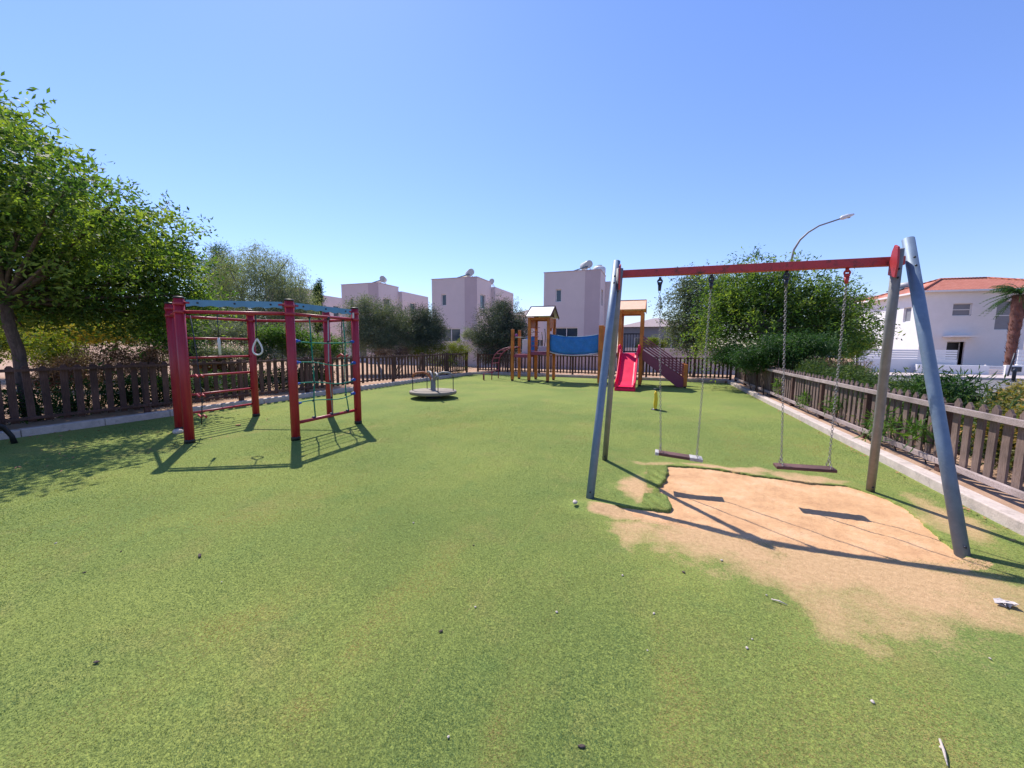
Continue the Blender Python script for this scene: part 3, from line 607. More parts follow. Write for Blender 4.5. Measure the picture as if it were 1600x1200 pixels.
bush('shrub', 'dark spiky leaved shrub between the hedge and the orange flowering bush', 'shrub', [(Vector((4.15, 7.75, .72)), (.33, .36, .42), 1)], 7000, .13, LM['dark'], aspect=.13, clump=.16, perclump=30, up=.1, seed=28)
def sprig(label, p, mt, n=90, s_=.16, seed=1):
    p = Vector(p); root = thing('oleander_sprig', label, 'plant', (p.x, p.y, .08), 'oleander shoots growing through the right fence')
    foliage('leaves', [(p, (s_*.5, s_*.8, s_*1.3), 1)], n, .14, mt, root, clump=.09, perclump=15, aspect=.13, up=.1, seed=seed)
    MB().tube([(p.x+.1, p.y, .08), (p.x+.03, p.y, p.z*.6), (p.x, p.y, p.z+.1)], [.008, .006, .003], 5).build('stem', M['bark'], root)
for i, (y_, z_, lab) in enumerate([(6.95, .45, 'tall leafy shoot in the pickets just left of the rear right swing leg'), (7.35, .28, 'low shoot hanging over the bottom rail left of the rear right swing leg'),
        (10.3, .35, 'shoot poking through the fence beside the third visible post'), (8.8, .5, 'shoot in the pickets behind the right swing chains'), (12.4, .45, 'shoot sprouting near the far end of the right fence'), (6.3, .55, 'sparse shoot between the two right swing legs')]):
    sprig(lab, (3.2, y_, z_), LM['green'], 120, .17, 40+i)

# ------------------------------------------------------------------ fences
def fence(root_label, a, b, npanel, ph, pitch, pw, mt, base, side, top_rail=.06, rail_z=(.24, .95), tip='flat', posts_h=None, proud=.0, slope=0):
    """a->b at ground, side = unit vector toward playground, rails on that side"""
    a = Vector(a); b = Vector(b); d = (b-a).normalized(); L = (b-a).length; sd = Vector(side)
    root = thing('picket_fence', root_label, 'fence', a); pl = L/npanel
    for k in range(npanel+1):
        p = a+d*pl*k; m = MB(); hh = posts_h+random.uniform(-.02, .02)
        m.bar((p.x, p.y, base-.1), (p.x, p.y, base+hh), .09, .09, up=d); m.build('fence_post', M['fence'], root, bevel=.008)
    for k in range(npanel):
        p0 = a+d*(pl*k+.05); p1 = a+d*(pl*(k+1)-.05); m = MB(); n_ = max(1, int((pl-.1)/pitch)); st = (pl-.1)/n_
        for j in range(n_):
            c = p0+d*(st*(j+.5)+random.uniform(-.008, .008))-sd*.012; h_ = ph+random.uniform(-.012, .012); ln = random.uniform(-.02, .02); wv = pw*random.uniform(.93, 1.05)
            z0 = base+.09+random.uniform(-.01, .01); z1 = base+h_; t = .011
            lo = [-1, 1]; pts = [(-wv/2, z0), (wv/2, z0), (wv/2, z1-.04)]
            if tip == 'round': pts += [(wv*.34, z1-.026), (wv*.08, z1+.008), (-wv*.08, z1+.008), (-wv*.34, z1-.026)]
            else: pts += [(wv*.22, z1-.004), (-wv*.22, z1-.004)]
            pts += [(-wv/2, z1-.04)]
            nn = len(pts); vs_ = []
            for sgn in (-1, 1):
                for u, z in pts: vs_.append(c+d*(u+ln*(z-base))+sd*(t*sgn)+Vector((0, 0, z)))
            fs_ = [tuple(range(nn))[::-1], tuple(range(nn, 2*nn))]+[(i, (i+1) % nn, nn+(i+1) % nn, nn+i) for i in range(nn)]
            m.add(vs_, fs_)
        m.build('picket_panel', mt, root)
        for z in rail_z:
            q0 = a+d*(pl*k+.002)+sd*.022; q1 = a+d*(pl*(k+1)-.002)+sd*.022
            off = .03 if True else 0
            MB().bar(q0+sd*off+Vector((0, 0, base+z)), q1+sd*off+Vector((0, 0, base+z+random.uniform(-.006, .006))), .04, top_rail).build('rail', M['rail_grey'] if tip == 'round' else mt, root, bevel=.004)
    return root
LFx = lambda y: lx(y)-.42
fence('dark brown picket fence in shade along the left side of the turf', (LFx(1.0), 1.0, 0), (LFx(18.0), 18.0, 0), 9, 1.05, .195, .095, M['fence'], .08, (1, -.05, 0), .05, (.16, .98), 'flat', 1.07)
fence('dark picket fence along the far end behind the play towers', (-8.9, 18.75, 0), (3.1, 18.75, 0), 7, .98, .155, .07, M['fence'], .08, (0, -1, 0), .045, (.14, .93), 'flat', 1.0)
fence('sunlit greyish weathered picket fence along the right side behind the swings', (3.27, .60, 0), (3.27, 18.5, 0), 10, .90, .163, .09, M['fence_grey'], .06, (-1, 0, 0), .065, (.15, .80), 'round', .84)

# ------------------------------------------------------------------ swing
sw = thing('swing_set', 'two seat swing set with galvanised A frame legs and red crossbeam over the worn sand', 'swing set', (.85, 4.5, 0))
legs = [((-.56, 3.82, -.05), (-.45, 4.62, 2.50), 'galv', .041, 'blue grey steel leg, front left'), ((-.58, 5.24, -.05), (-.40, 4.50, 2.40), 'galv2', .036, None),
        ((2.25, 3.76, -.05), (2.11, 4.62, 2.53), 'galv', .044, None), ((2.26, 5.14, -.05), (1.98, 4.46, 2.42), 'galv2', .038, None)]
for a, b, mt, r_, lb in legs:
    a = Vector(a); b = Vector(b); m = MB(); m.tube([a, a.lerp(b, .33), a.lerp(b, .66), b], r_, 20); o = m.build('leg', M[mt], sw)
    for t in (.045, .93, .9): MB().ball(a.lerp(b, t)+Vector((0, -r_-.003, 0)), .011, 6).build('bolt', M['darkmetal'], o)
MB().bar((-.40, 4.555, 2.345), (2.06, 4.545, 2.325), .07, .078).build('crossbeam', M['redbeam'], sw, bevel=.006)
for x, s_, yo, kk in ((-.40, 1, 0, 1), (1.945, -1, -.095, .7)):
    m = MB()
    prof = [(4.46, 2.16), (4.62, 2.20), (4.615, 2.30), (4.58, 2.40), (4.53, 2.45), (4.45, 2.42), (4.43, 2.28)]
    vs_ = [(x+dx, 4.53+(y-4.53)*kk+yo, z) for dx in (-.008, .008) for y, z in prof]; nn = len(prof)
    m.add(vs_, [tuple(range(nn))[::-1], tuple(range(nn, 2*nn))]+[(i, (i+1) % nn, nn+(i+1) % nn, nn+i) for i in range(nn)])
    m.build('bracket', M['redbeam'], sw, bevel=.003)
def chain(m, a, b, link=.030):
    a = Vector(a); b = Vector(b); n = int((b-a).length/(link*.78)); d = (b-a).normalized(); s1 = Vector((1, 0, 0)); s2 = d.cross(s1).normalized()
    for i in range(n):
        c = a.lerp(b, (i+.5)/n); m.torus(c, s1 if i % 2 else s2, link*.34, .0027, 8, 4, 1.5, d)
def swing_seat(root_lb, xt, xs_, zs, tilt, taped, mtp):
    s_ = thing('swing', root_lb, 'swing', ((xt[0]+xt[1])/2, 4.55, 2.28), 'swings hanging from the red beam')
    for xa, xb, z in ((xt[0], xs_[0]+.02, zs[0]), (xt[1], xs_[1]-.02, zs[1])):
        hg = MB(); hg.tube([(xa, 4.55, 2.29), (xa, 4.55, 2.25)], .014, 8); hg.torus((xa, 4.55, 2.245), (0, 1, 0), .022, .009, 12, 6); hg.ball((xa, 4.55, 2.22), .026, 8, (1, 1, .8)); hg.tube([(xa, 4.55, 2.205), (xa, 4.545, 2.145)], [.02, .015], 8)
        hg.build('swivel', M['redbeam'] if xa > 1.5 else M['darkmetal'], s_)
        c = MB(); chain(c, (xa, 4.545, 2.145), (xb, 4.50, z+.10)); chain(c, (xb, 4.50, z+.10), (xb, 4.44, z+.02)); chain(c, (xb, 4.50, z+.10), (xb, 4.56, z+.02))
        c.build('chain', M['steel'], s_)
    m = MB(); a = Vector((xs_[0]-.03, 4.5, zs[0])); b = Vector((xs_[1]+.03, 4.5, zs[1])); m.bar(a, b, .135, .032)
    se = m.build('seat', mtp, s_, bevel=.008)
    if taped:
        d = (b-a).normalized()
        MB().bar(a-d*.004, a+d*.035, .141, .036).build('tape', M['tape'], se, bevel=.006)
        MB().bar(b-d*.125, b+d*.004, .141, .036).build('tape', M['tape'], se, bevel=.006)
    return s_
swing_seat('left swing, its brown seat with white taped ends', (.02, .52), (.085, .495), (.365, .335), 0, True, M['seat'])
swing_seat('right swing, plain dark brown seat without tape', (1.18, 1.66), (1.225, 1.66), (.345, .365), 0, False, M['seat'])

# ------------------------------------------------------------------ climbing frame
cf = thing('climbing_frame', 'hexagonal red climbing frame with wall bars, blue boards and a green rope net', 'climbing frame', (-6.58, 5.02, 0))
P_ = dict(P1=(-6.69, 3.73), P2=(-7.84, 4.23), P3=(-7.875, 5.655), P4=(-5.36, 4.48), P5=(-6.37, 6.17), P6=(-5.36, 5.87))
lob = [1.04-(.16 if k % 6 == 0 else 0) for k in range(36)]
for nme, (x, y) in P_.items():
    p = MB().tube([(x, y, 0.05), (x, y, 1.1), (x, y, 2.20)], .063, 36, True, lob).build('post', M['red'], cf)
    MB().lathe((x, y, 2.195), [(.068, 0), (.07, .018), (.055, .03)], 20).build('cap', M['black'], p)
    MB().lathe((x, y, -.01), [(.072, 0), (.07, .05), (.064, .07)], 20).build('foot', M['black'], p)
    cl = MB()
    for z in (2.12, 2.0):
        cl.lathe((x, y, z-.022), [(.075, 0), (.077, .01), (.077, .034), (.075, .044)], 20)
    cl.build('collar', M['red'], p)
P_ = {k: Vector((v[0], v[1], 0)) for k, v in P_.items()}
def between(a, b, z, inset=.08):
    d = (P_[b]-P_[a]).normalized(); return P_[a]+d*inset+Vector((0, 0, z)), P_[b]-d*inset+Vector((0, 0, z)), d
for a, b in (('P1', 'P4'), ('P4', 'P6'), ('P6', 'P5'), ('P5', 'P3'), ('P3', 'P2'), ('P2', 'P1')):
    u, v, d = between(a, b, 2.0, .06); MB().tube([u, v], .026, 12).build('top_rail', M['red'], cf)
for a, b in (('P1', 'P4'), ('P4', 'P6')):
    u, v, d = between(a, b, 2.135, .10); nrm = d.cross(Vector((0, 0, 1)))
    # wavy board
    K = 28; vs_ = []
    for k in range(K+1):
        p = u.lerp(v, k/K); hh = .048+.010*math.cos(k/K*2*math.pi*6)
        for sgn in (-1, 1):
            for zz in (-hh, .045): vs_.append(p+nrm*.014*sgn+Vector((0, 0, zz)))
    fs_ = []
    for k in range(K):
        i = k*4; fs_ += [(i, i+4, i+5, i+1), (i+2, i+3, i+7, i+6), (i+1, i+5, i+7, i+3), (i, i+2, i+6, i+4)]
    fs_ += [(0, 1, 3, 2), (K*4, K*4+2, K*4+3, K*4+1)]
    bd_ = MB().add(vs_, fs_).build('blue_board', M['blue'], cf)
    for t in (.12, .5, .88): MB().tube([u.lerp(v, t)+nrm*.024, u.lerp(v, t)-nrm*.024], .014, 8).build('bolt', M['black'], bd_)
    MB().tube([u+d*-.03, u+d*.05], .02, 8).build('board_clamp', M['red'], bd_); MB().tube([v-d*.05, v+d*.03], .02, 8).build('board_clamp', M['red'], bd_)
# wall bars between P2 and P3
for z in (1.62, 1.27, .94, .60, .27):
    u, v, d = between('P2', 'P3', z, .055); MB().tube([u, v], .021, 10).build('rung', M['red'], cf)
    u, v, d = between('P1', 'P2', z, .055)
# cord with red foot steps by P1
u = P_['P1'].lerp(P_['P2'], .35); m = MB(); pts = [(u.x, u.y, 1.98), (u.x+.02, u.y, 1.4), (u.x+.05, u.y+.02, .9), (u.x+.06, u.y, .5), (u.x, u.y, .32)]
u2 = atX(303, 600, -7.0)
m = MB(); q0 = P_['P1']+Vector((-.25, .35, 0)); pts = [q0+Vector((-.12, 0, 1.98)), q0+Vector((-.04, 0, 1.45)), q0+Vector((.0, 0, 1.0)), q0+Vector((.02, 0, .6)), q0+Vector((-.04, 0, .2))]
m.tube(pts, .008, 6); cd = m.build('rope', M['darkmetal'], cf)
for z in (1.0, .68, .34):
    m = MB(); c = q0+Vector((0, 0, z)); m.tube([c+Vector((-.10, 0, .02)), c+Vector((-.04, 0, -.02)), c+Vector((.04, 0, .02)), c+Vector((.10, 0, -.01))], .016, 8); m.build('foot_step', M['redbeam'], cd)
# rope net P4-P6
u, v, d = between('P4', 'P6', .27, .055); MB().tube([u, v], .028, 12).build('bottom_rail', M['red'], cf)
net = MB(); rows = [(1.58, 1.58), (1.24, 1.18), (.90, .86), (.58, .60)]
cols = (.27, .53, .79); kn = MB(); clampm = MB()
def npt(t, z): return P_['P4'].lerp(P_['P6'], t)+Vector((.012*math.sin(t*9+z*5), .012*math.cos(t*7+z*4), z))
for zl, zr in rows:
    pts = []
    for k in range(13):
        t = .05+.90*k/12; sag = -.03*math.sin(math.pi*min(1, t*1)) + .03*math.sin(t*math.pi*2)*(1 if zl < 1.5 else 0)
        pts.append(npt(t, zl+(zr-zl)*t+sag))
    net.tube(pts, .0095, 6)
    for t in (.05, .95):
        pp = npt(t, zl+(zr-zl)*t); clampm.ball(pp, .045, 10, (.8, 1, .75)); clampm.tube([pp, pp+(d if t < .5 else -d)*.07], .018, 8)
for i, t in enumerate(cols):
    if i == 1: continue
    net.tube([npt(t, 2.0), npt(t+.01, 1.55), npt(t, 1.2), npt(t+.008, .88), npt(t+.012, .58), npt(t+.03, .29)], .0105, 6)
no = net.build('rope_net', M['rope'], cf)
MB().tube([npt(.53, 2.0), npt(.535, 1.2), npt(.55, .29)], .010, 6).build('centre_rope', M['grey_rope'], no)
for i, t in enumerate(cols):
    for z in (1.98, .29): kn.lathe(npt(t, z-.03), [(.012, 0), (.03, .015), (.03, .045), (.014, .06)], 10)
    for (zl, zr) in rows: kn.ball(npt(t, zl+(zr-zl)*t), .02, 7)
kn.build('knot', M['darkmetal'], no)
clampm.build('clamp', mat('blue_clamp', (.01, .07, .38), .4, .1, 5, 0), no)
# knotted rope on P5-P6
m = MB(); t0 = P_['P6'].lerp(P_['P5'], .45); m.tube([t0+Vector((0, 0, 1.98)), t0+Vector((0, 0, 1.5)), t0+Vector((.02, 0, 1.32))], .009, 6); m.build('rope', M['darkmetal'], cf)
m = MB(); c = t0+Vector((0, 0, 1.30)); m.tube([c+Vector((-.12, -.02, -.02)), c+Vector((-.04, 0, .03)), c+Vector((.04, 0, -.01)), c+Vector((.12, .02, .02))], .022, 8); m.build('foot_step', M['redbeam'], cf)
MB().box(P_['P6'].x+.02, P_['P6'].y-.085, 2.02, P_['P6'].x+.05, P_['P6'].y-.068, 2.12).build('label_plate', M['white_pl'], cf)
# two hand holds under the front rail
hp = P_['P1'].lerp(P_['P4'], .33)
hh1 = thing('hand_grip', 'straight grey plastic grip hanging on a cord from the front rail of the frame', 'hand grip', hp+Vector((0, 0, 1.98)))
MB().tube([hp+Vector((0, 0, 1.98)), hp+Vector((0, 0, 1.62))], .006, 6).build('cord', M['darkmetal'], hh1)
MB().tube([hp+Vector((0, 0, 1.62)), hp+Vector((.0, 0, 1.58)), hp+Vector((.005, 0, 1.36))], [.012, .02, .018], 8).build('grip', M['white_pl'], hh1)
hp = P_['P1'].lerp(P_['P4'], .68)
hh2 = thing('hand_ring', 'white teardrop hand ring hanging from the front rail of the frame', 'hand ring', hp+Vector((0, 0, 1.98)))
MB().tube([hp+Vector((0, 0, 2.0)), hp+Vector((0, 0, 1.62))], .008, 6).build('cord', M['darkmetal'], hh2)
dd = (P_['P4']-P_['P1']).normalized(); pts = []
for k in range(21):
    a = 2*math.pi*k/20; yv = math.cos(a); xv = math.sin(a)*math.sin(a/2)**1.3*.095; pts.append(hp+dd*xv+Vector((0, 0, 1.485+.125*yv)))
MB().tube(pts, .0125, 8, False).build('ring', M['white_pl'], hh2)

# ------------------------------------------------------------------ merry go round
mg = (-5.96, 9.55, 0)
t = thing('merry_go_round', 'small round merry go round with pale platform, grey hub and thin bent handrails', 'merry-go-round', mg)
MB().lathe((mg[0], mg[1], 0), [(.60, .12), (.655, .125), (.67, .14), (.67, .205), (.655, .215), (.1, .217)], 48).build('platform', M['disc'], t)
MB().lathe((mg[0], mg[1], 0), [(.22, -.02), (.22, .03), (.16, .118)], 24).build('base', M['darkmetal'], t)
MB().lathe((mg[0], mg[1], 0), [(.085, .18), (.075, .2), (.07, .50), (.06, .56)], 20).build('hub', M['galv2'], t)
for ang, mt in ((205, 'rust'), (140, 'galv2'), (20, 'galv2'), (-45, 'galv2')):
    a = R(ang); dx, dy = math.cos(a), math.sin(a); r1 = .58
    def q(r_, z): return (mg[0]+dx*r_, mg[1]+dy*r_, z)
    h_ = MB().tube([q(.03, .45), q(.07, .58), q(.16, .70), q(.28, .745), q(.45, .73), q(.55, .68), q(.575, .60)], .03, 10).build('handrail', M[mt], t)
    MB().tube([q(r1, .17), q(.578, .62)], .012, 8).build('rod', M['darkmetal'], h_)

# ------------------------------------------------------------------ play towers
T = thing('play_tower', 'orange posted play structure: two roofed towers, blue net bridge, pink slide and railed ramp', 'play structure', (-2.6, 15.9, 0))
yf, yb = 15.5, 16.5
def post(x, y, h, w=.12):
    p = MB().bar((x, y, .06), (x, y, h), w, w, up=(0, 1, 0)).build('post', M['orange'], T, bevel=.012)
    MB().box(x-.045, y-.045, -.01, x+.045, y+.045, .058).build('post_shoe', M['black'], p); return p
for x in (-5.72, ): post(x, yf, 2.2); post(x-.04, yb, 2.2)
for x in (-4.97, -4.15): post(x, yf, 2.68); post(x, yb, 2.68)
for y in (yf, yb): post(-2.0, y, 2.33, .19)
for x in (-1.30, -.50): post(x, yf, 2.85); post(x, yb, 2.85)
for y in (yf, yb): post(1.10, y, .88, .12)
def deck(x0, x1, z, nm='deck'):
    m = MB(); n_ = 5
    for k in range(n_): m.box(x0, yf+.06+(yb-yf-.12)*k/n_, z-.03, x1, yf+.06+(yb-yf-.12)*(k+1)/n_-.008, z)
    o = m.build(nm, M['darkred'], T)
    MB().box(x0, yf-.03, z-.13, x1, yf+.02, z-.032).box(x0, yb-.02, z-.13, x1, yb+.03, z-.032).build('deck_beam', M['darkred'], o)
deck(-5.66, -5.03, 1.14); deck(-4.91, -4.21, 1.26); deck(-1.92, -1.36, 1.26); deck(-1.24, -.56, 1.26)
def gable(x0, x1, ze, zr, mt, mte):
    ym = (yf+yb)/2; y0 = yf-.22; y1 = yb+.22; m = MB(); n_ = 1
    for (ya, za, yb_, zb) in ((y0, ze, ym, zr), (y1, ze, ym, zr)):
        m.bar(((x0+x1)/2, ya, za), ((x0+x1)/2, yb_, zb), x1-x0, .028, up=(0, 0, 1))
    o = m.build('roof', mt, T)
    e = MB()
    for x in (x0-.012, x1+.012):
        e.bar((x, y0-.01, ze-.03), (x, ym, zr-.005), .022, .09); e.bar((x, y1+.01, ze-.03), (x, ym, zr-.005), .022, .09)
    e.bar((x0-.02, ym, zr+.022), (x1+.02, ym, zr+.022), .05, .02); e.build('roof_trim', mte, o)
    g_ = MB()
    for x in (x0+.16, x1-.16): g_.add([(x, yf-.05, ze+.02), (x, yb+.05, ze+.02), (x, ym, zr-.04), (x+.02, yf-.05, ze+.02), (x+.02, yb+.05, ze+.02), (x+.02, ym, zr-.04)], [(0, 1, 2), (3, 5, 4), (0, 3, 4, 1), (1, 4, 5, 2), (2, 5, 3, 0)])
    g_.build('gable_board', mte, T)
gable(-5.06, -4.02, 2.72, 3.16, M['white_pl'], M['fence'])
M['peach'] = mat('faded_orange_panel', (.78, .47, .30), .6, .12, 6, .05, dirt=(.8, .62, .5))
gable(-1.44, -.40, 2.90, 3.30, M['peach'], M['orange'])
# arched climber at the left end
for y in (yf+.12, yb-.12):
    m = MB(); pts = []
    for k in range(11):
        a = math.pi/2*k/10; pts.append((-5.72-1.0*math.sin(a)**.9, y, .72+.72*math.cos(a)))
    pts += [(-6.73, y, .35), (-6.74, y, -.02)]
    m.tube(pts, .022, 8); o = m.build('arch_rail', M['darkred'], T)
m = MB()
for k in (2, 4, 6, 8, 10):
    a = math.pi/2*k/10; m.tube([(-5.72-1.0*math.sin(a)**.9, yf+.12, .72+.72*math.cos(a)), (-5.72-1.0*math.sin(a)**.9, yb-.12, .72+.72*math.cos(a))], .016, 6)
m.tube([(-6.735, yf+.12, .38), (-6.735, yb-.12, .38)], .016, 6); m.build('arch_rungs', M['darkred'], T)
# small handrail loop left of it
m = MB(); m.tube([(-7.05, yf-.1, -.02), (-7.05, yf-.1, .26), (-6.95, yf-.1, .33), (-6.6, yf, .33)], .02, 8); m.tube([(-6.85, yf-.45, 0), (-6.85, yf-.45, .3)], .02, 8); m.build('step_rail', M['darkred'], T)
# left deck panels
MB().box(-5.45, yb-.03, 1.16, -5.0, yb, 1.92).build('blue_panel', M['blue_cloth'], T)
MB().box(-5.60, yb-.10, 1.16, -5.27, yb-.05, 1.80).build('white_panel', M['white_pl'], T, bevel=.01)
MB().tube([(-5.72, yf, 1.86), (-4.97, yf, 1.86)], .016, 8).build('bar', M['galv2'], T)
MB().ball((-5.62, yf+.2, 1.95), .07, 12, (1, .4, 1)).build('toy_wheel', mat('purple_toy', (.22, .05, .30), .5), T)
# low barrier and tree shaped panel of tower one
MB().box(-4.86, yb-.04, 1.28, -4.2, yb, 1.50).build('low_barrier', M['white_pl'], T, bevel=.01)
m = MB()
for x, h_ in ((-4.72, .62), (-4.58, .75), (-4.44, .62), (-4.30, .5)): m.tube([(x, yb-.02, 1.5), (x+.04, yb-.02, 1.5+h_*.5), (x, yb-.02, 1.5+h_)], .02, 6)
m.build('stem_bars', M['galv2'], T)
m = MB()
for k in range(6): m.tube([(-4.90+.02*k, yf+.05, 1.3+.2*k), (-4.90+.02*k, yb-.05, 1.3+.2*k)], .012, 6)
m.build('side_bars', M['darkred'], T)
MB().box(-4.36, yb-.05, 2.15, -4.26, yb-.02, 2.45).build('orange_panel', M['orange'], T)
MB().box(-4.92, yf-.01, 2.58, -4.20, yf+.03, 2.68).build('header', M['orange'], T); MB().box(-4.92, yb-.03, 2.58, -4.20, yb+.01, 2.68).build('header', M['orange'], T)
MB().box(-1.25, yf-.01, 2.75, -.55, yf+.03, 2.85).build('header', M['orange'], T); MB().box(-1.25, yb-.03, 2.75, -.55, yb+.01, 2.85).build('header', M['orange'], T)
for x_ in (-4.97, -4.15):
    MB().box(x_-.012, yf+.065, 2.25, x_+.012, yb-.065, 2.66).build('side_panel', M['orange'], T)
MB().box(-.515, yf+.065, 1.4, -.49, yb-.065, 2.0).build('side_panel', M['orange'], T)
MB().box(-1.315, yf+.065, 2.35, -1.285, yb-.065, 2.83).build('side_panel', M['orange'], T)
# net bridge
xa, xb = -4.09, -2.05
def cat(t, z0, sag): return z0-sag*4*t*(1-t)
for y in (yf+.03, yb-.03):
    K = 20; vs_ = []; rg = np.random.default_rng(int(y*7))
    for k in range(K+1):
        t_ = k/K; x = xa+(xb-xa)*t_
        zt, zb = cat(t_, 1.98, .11), cat(t_, 1.29, .12)
        for j in range(7):
            f_ = j/6; dy = .02*math.sin(k*1.1+j*1.7)*math.sin(math.pi*f_)+rg.normal(0, .003)
            vs_.append((x, y+dy, zb+(zt-zb)*f_))
    m = MB(); m.add(vs_, [(k*7+j, (k+1)*7+j, (k+1)*7+j+1, k*7+j+1) for k in range(K) for j in range(6)], True)
    o = m.build('bridge_net', M['blue_cloth'], T); sd_ = o.modifiers.new('solid', 'SOLIDIFY'); sd_.thickness = .006
    MB().tube([(xa+(xb-xa)*k/12, y, cat(k/12, 1.99, .11)) for k in range(13)], .014, 6).build('top_rope', M['blue'], o)
m = MB()
for k in range(16):
    t_ = (k+.5)/16; x = xa+(xb-xa)*t_; z = cat(t_, 1.25, .12); m.box(x-.055, yf+.06, z-.02, x+.055, yb-.06, z+.012)
m.build('bridge_plank', M['darkred'], T)
MB().tube([(xa+(xb-xa)*k/12, yf+.0, cat(k/12, 1.255, .12)) for k in range(13)], .018, 6).build('edge_rope', M['white_pl'], T)
# panels beside the wide orange posts
MB().box(-2.05, yf+.07, .12, -1.99, yb-.07, 1.12).build('side_board', M['darkred'], T)
MB().box(-2.03, yf+.07, 1.28, -1.99, yb-.07, 1.98).build('side_board', M['orange'], T)
# window bars of tower two
m = MB(); m.box(-1.22, yb-.03, 2.0, -.58, yb, 2.05); m.box(-1.22, yb-.03, 1.28, -.58, yb, 1.33)
for k in range(6): m.tube([(-1.18+k*.11, yb-.015, 1.3), (-1.18+k*.11, yb-.015, 2.0)], .014, 6)
m.build('back_railing', M['darkmetal'], T)
# slide
sp = [(yf-.02, 1.27), (yf-.20, 1.25), (yf-.42, 1.10), (yf-.80, .80), (yf-1.15, .52), (yf-1.45, .30), (yf-1.68, .19), (yf-1.98, .16)]
x0, x1 = -1.22, -.60; K = len(sp)
cross = [(x0-.03, .20), (x0, .21), (x0+.05, .02), (x0+.10, 0), (x1-.10, 0), (x1-.05, .02), (x1, .21), (x1+.03, .20), (x1+.03, -.05), (x0-.03, -.05)]
vs_ = []
for i, (y, z) in enumerate(sp):
    k_ = 1.0 if i < K-1 else .75
    for x, h_ in cross: vs_.append((x, y, z+h_*k_*(1.0 if i > 1 else 1.35)))
nc = len(cross); fs_ = [(i*nc+j, (i+1)*nc+j, (i+1)*nc+(j+1) % nc, i*nc+(j+1) % nc) for i in range(K-1) for j in range(nc)]+[tuple(range(nc)), tuple((K-1)*nc+j for j in range(nc))[::-1]]
sl_o = MB().add(vs_, fs_).build('slide', M['pink'], T, bevel=.012)
MB().box(x0-.03, yf-2.0, 0, x1+.03, yf-1.72, .108).build('slide_foot', M['pink'], sl_o, bevel=.02)
for x in (x0-.045, x1+.045): MB().lathe((x, yf-.22, 1.25), [(.02, 0), (.055, .03), (.06, .25), (.03, .34)], 14).build('slide_horn', M['pink'], sl_o)
# ramp with railings
def rz(x, z0): return z0-(x+.45)*(1.20/1.5)
for y in (yf, yb):
    m = MB(); xs0, xs1 = -.44, 1.04
    vs_ = []
    for dy in (-.015, .015):
        vs_ += [(xs0, y+dy, rz(xs0, 1.38)), (xs1, y+dy, .38), (xs1, y+dy, .03), (xs1-.22, y+dy, .03), (xs0, y+dy, rz(xs0, 1.03))]
    m.add(vs_, [(0, 1, 2, 3, 4), (9, 8, 7, 6, 5)]+[(i, (i+1) % 5, 5+(i+1) % 5, 5+i) for i in range(5)])
    m.build('ramp_board', M['darkred'], T)
    m = MB()
    for k in range(5):
        off = .10+.105*k
        m.bar((xs0, y, 1.38+off), (xs1, y, .38+off*.85), .022, .042)
    m.build('ramp_railing', M['darkred'], T)
m = MB()
for k in range(8):
    t_ = (k+.5)/8; x = -.42+1.44*t_; m.box(x-.085, yf+.03, 1.16-1.10*t_, x+.085, yb-.03, 1.19-1.10*t_)
m.build('ramp_step', M['darkred'], T)

# yellow spring toy
yp = gnd(1023, 640)
t = thing('spring_rider', 'small yellow upright ride on toy seen end on, alone beyond the left swing', 'spring rider', (yp.x, yp.y, 0))
m = MB(); pr = [(-.03, .03), (.05, .03), (.075, .14), (.08, .28), (.06, .40), (.03, .455), (-.01, .455), (-.035, .40), (-.03, .28), (-.045, .14)]
vs_ = [(yp.x+u*.75, yp.y+dy, z) for dy in (-.12, .12) for u, z in pr]; nn = len(pr)
m.add(vs_, [tuple(range(nn))[::-1], tuple(range(nn, 2*nn))]+[(i, (i+1) % nn, nn+(i+1) % nn, nn+i) for i in range(nn)]); m.build('body', M['yellow'], t, bevel=.015)
MB().tube([(yp.x-.05, yp.y, .50), (yp.x+.08, yp.y, .50)], .016, 8).tube([(yp.x+.015, yp.y, .44), (yp.x+.015, yp.y, .51)], .014, 8).build('handlebar', M['darkmetal'], t)
MB().lathe((yp.x, yp.y, -.005), [(.09, 0), (.09, .012), (.05, .02), (.045, .04)], 16).build('base', M['darkmetal'], t)

# bench at the left edge
t = thing('bench', 'low bench with curved black metal legs at the very left edge on the kerb side', 'bench', (-9.05, 1.9, 0))
for y_, s_ in ((2.42, 1), (.9, -1)):
    MB().tube([(-9.05, y_-.1*s_, .40), (-9.05, y_+.10*s_, .36), (-9.05, y_+.22*s_, .27), (-9.05, y_+.29*s_, .12), (-9.05, y_+.31*s_, 0)], [.035, .04, .035, .03, .035], 8).build('leg', M['black'], t)
for k in range(4): MB().box(-9.25+k*.11, .75, .41, -9.16+k*.11, 2.46, .44).build('slat', M['fence'], t)

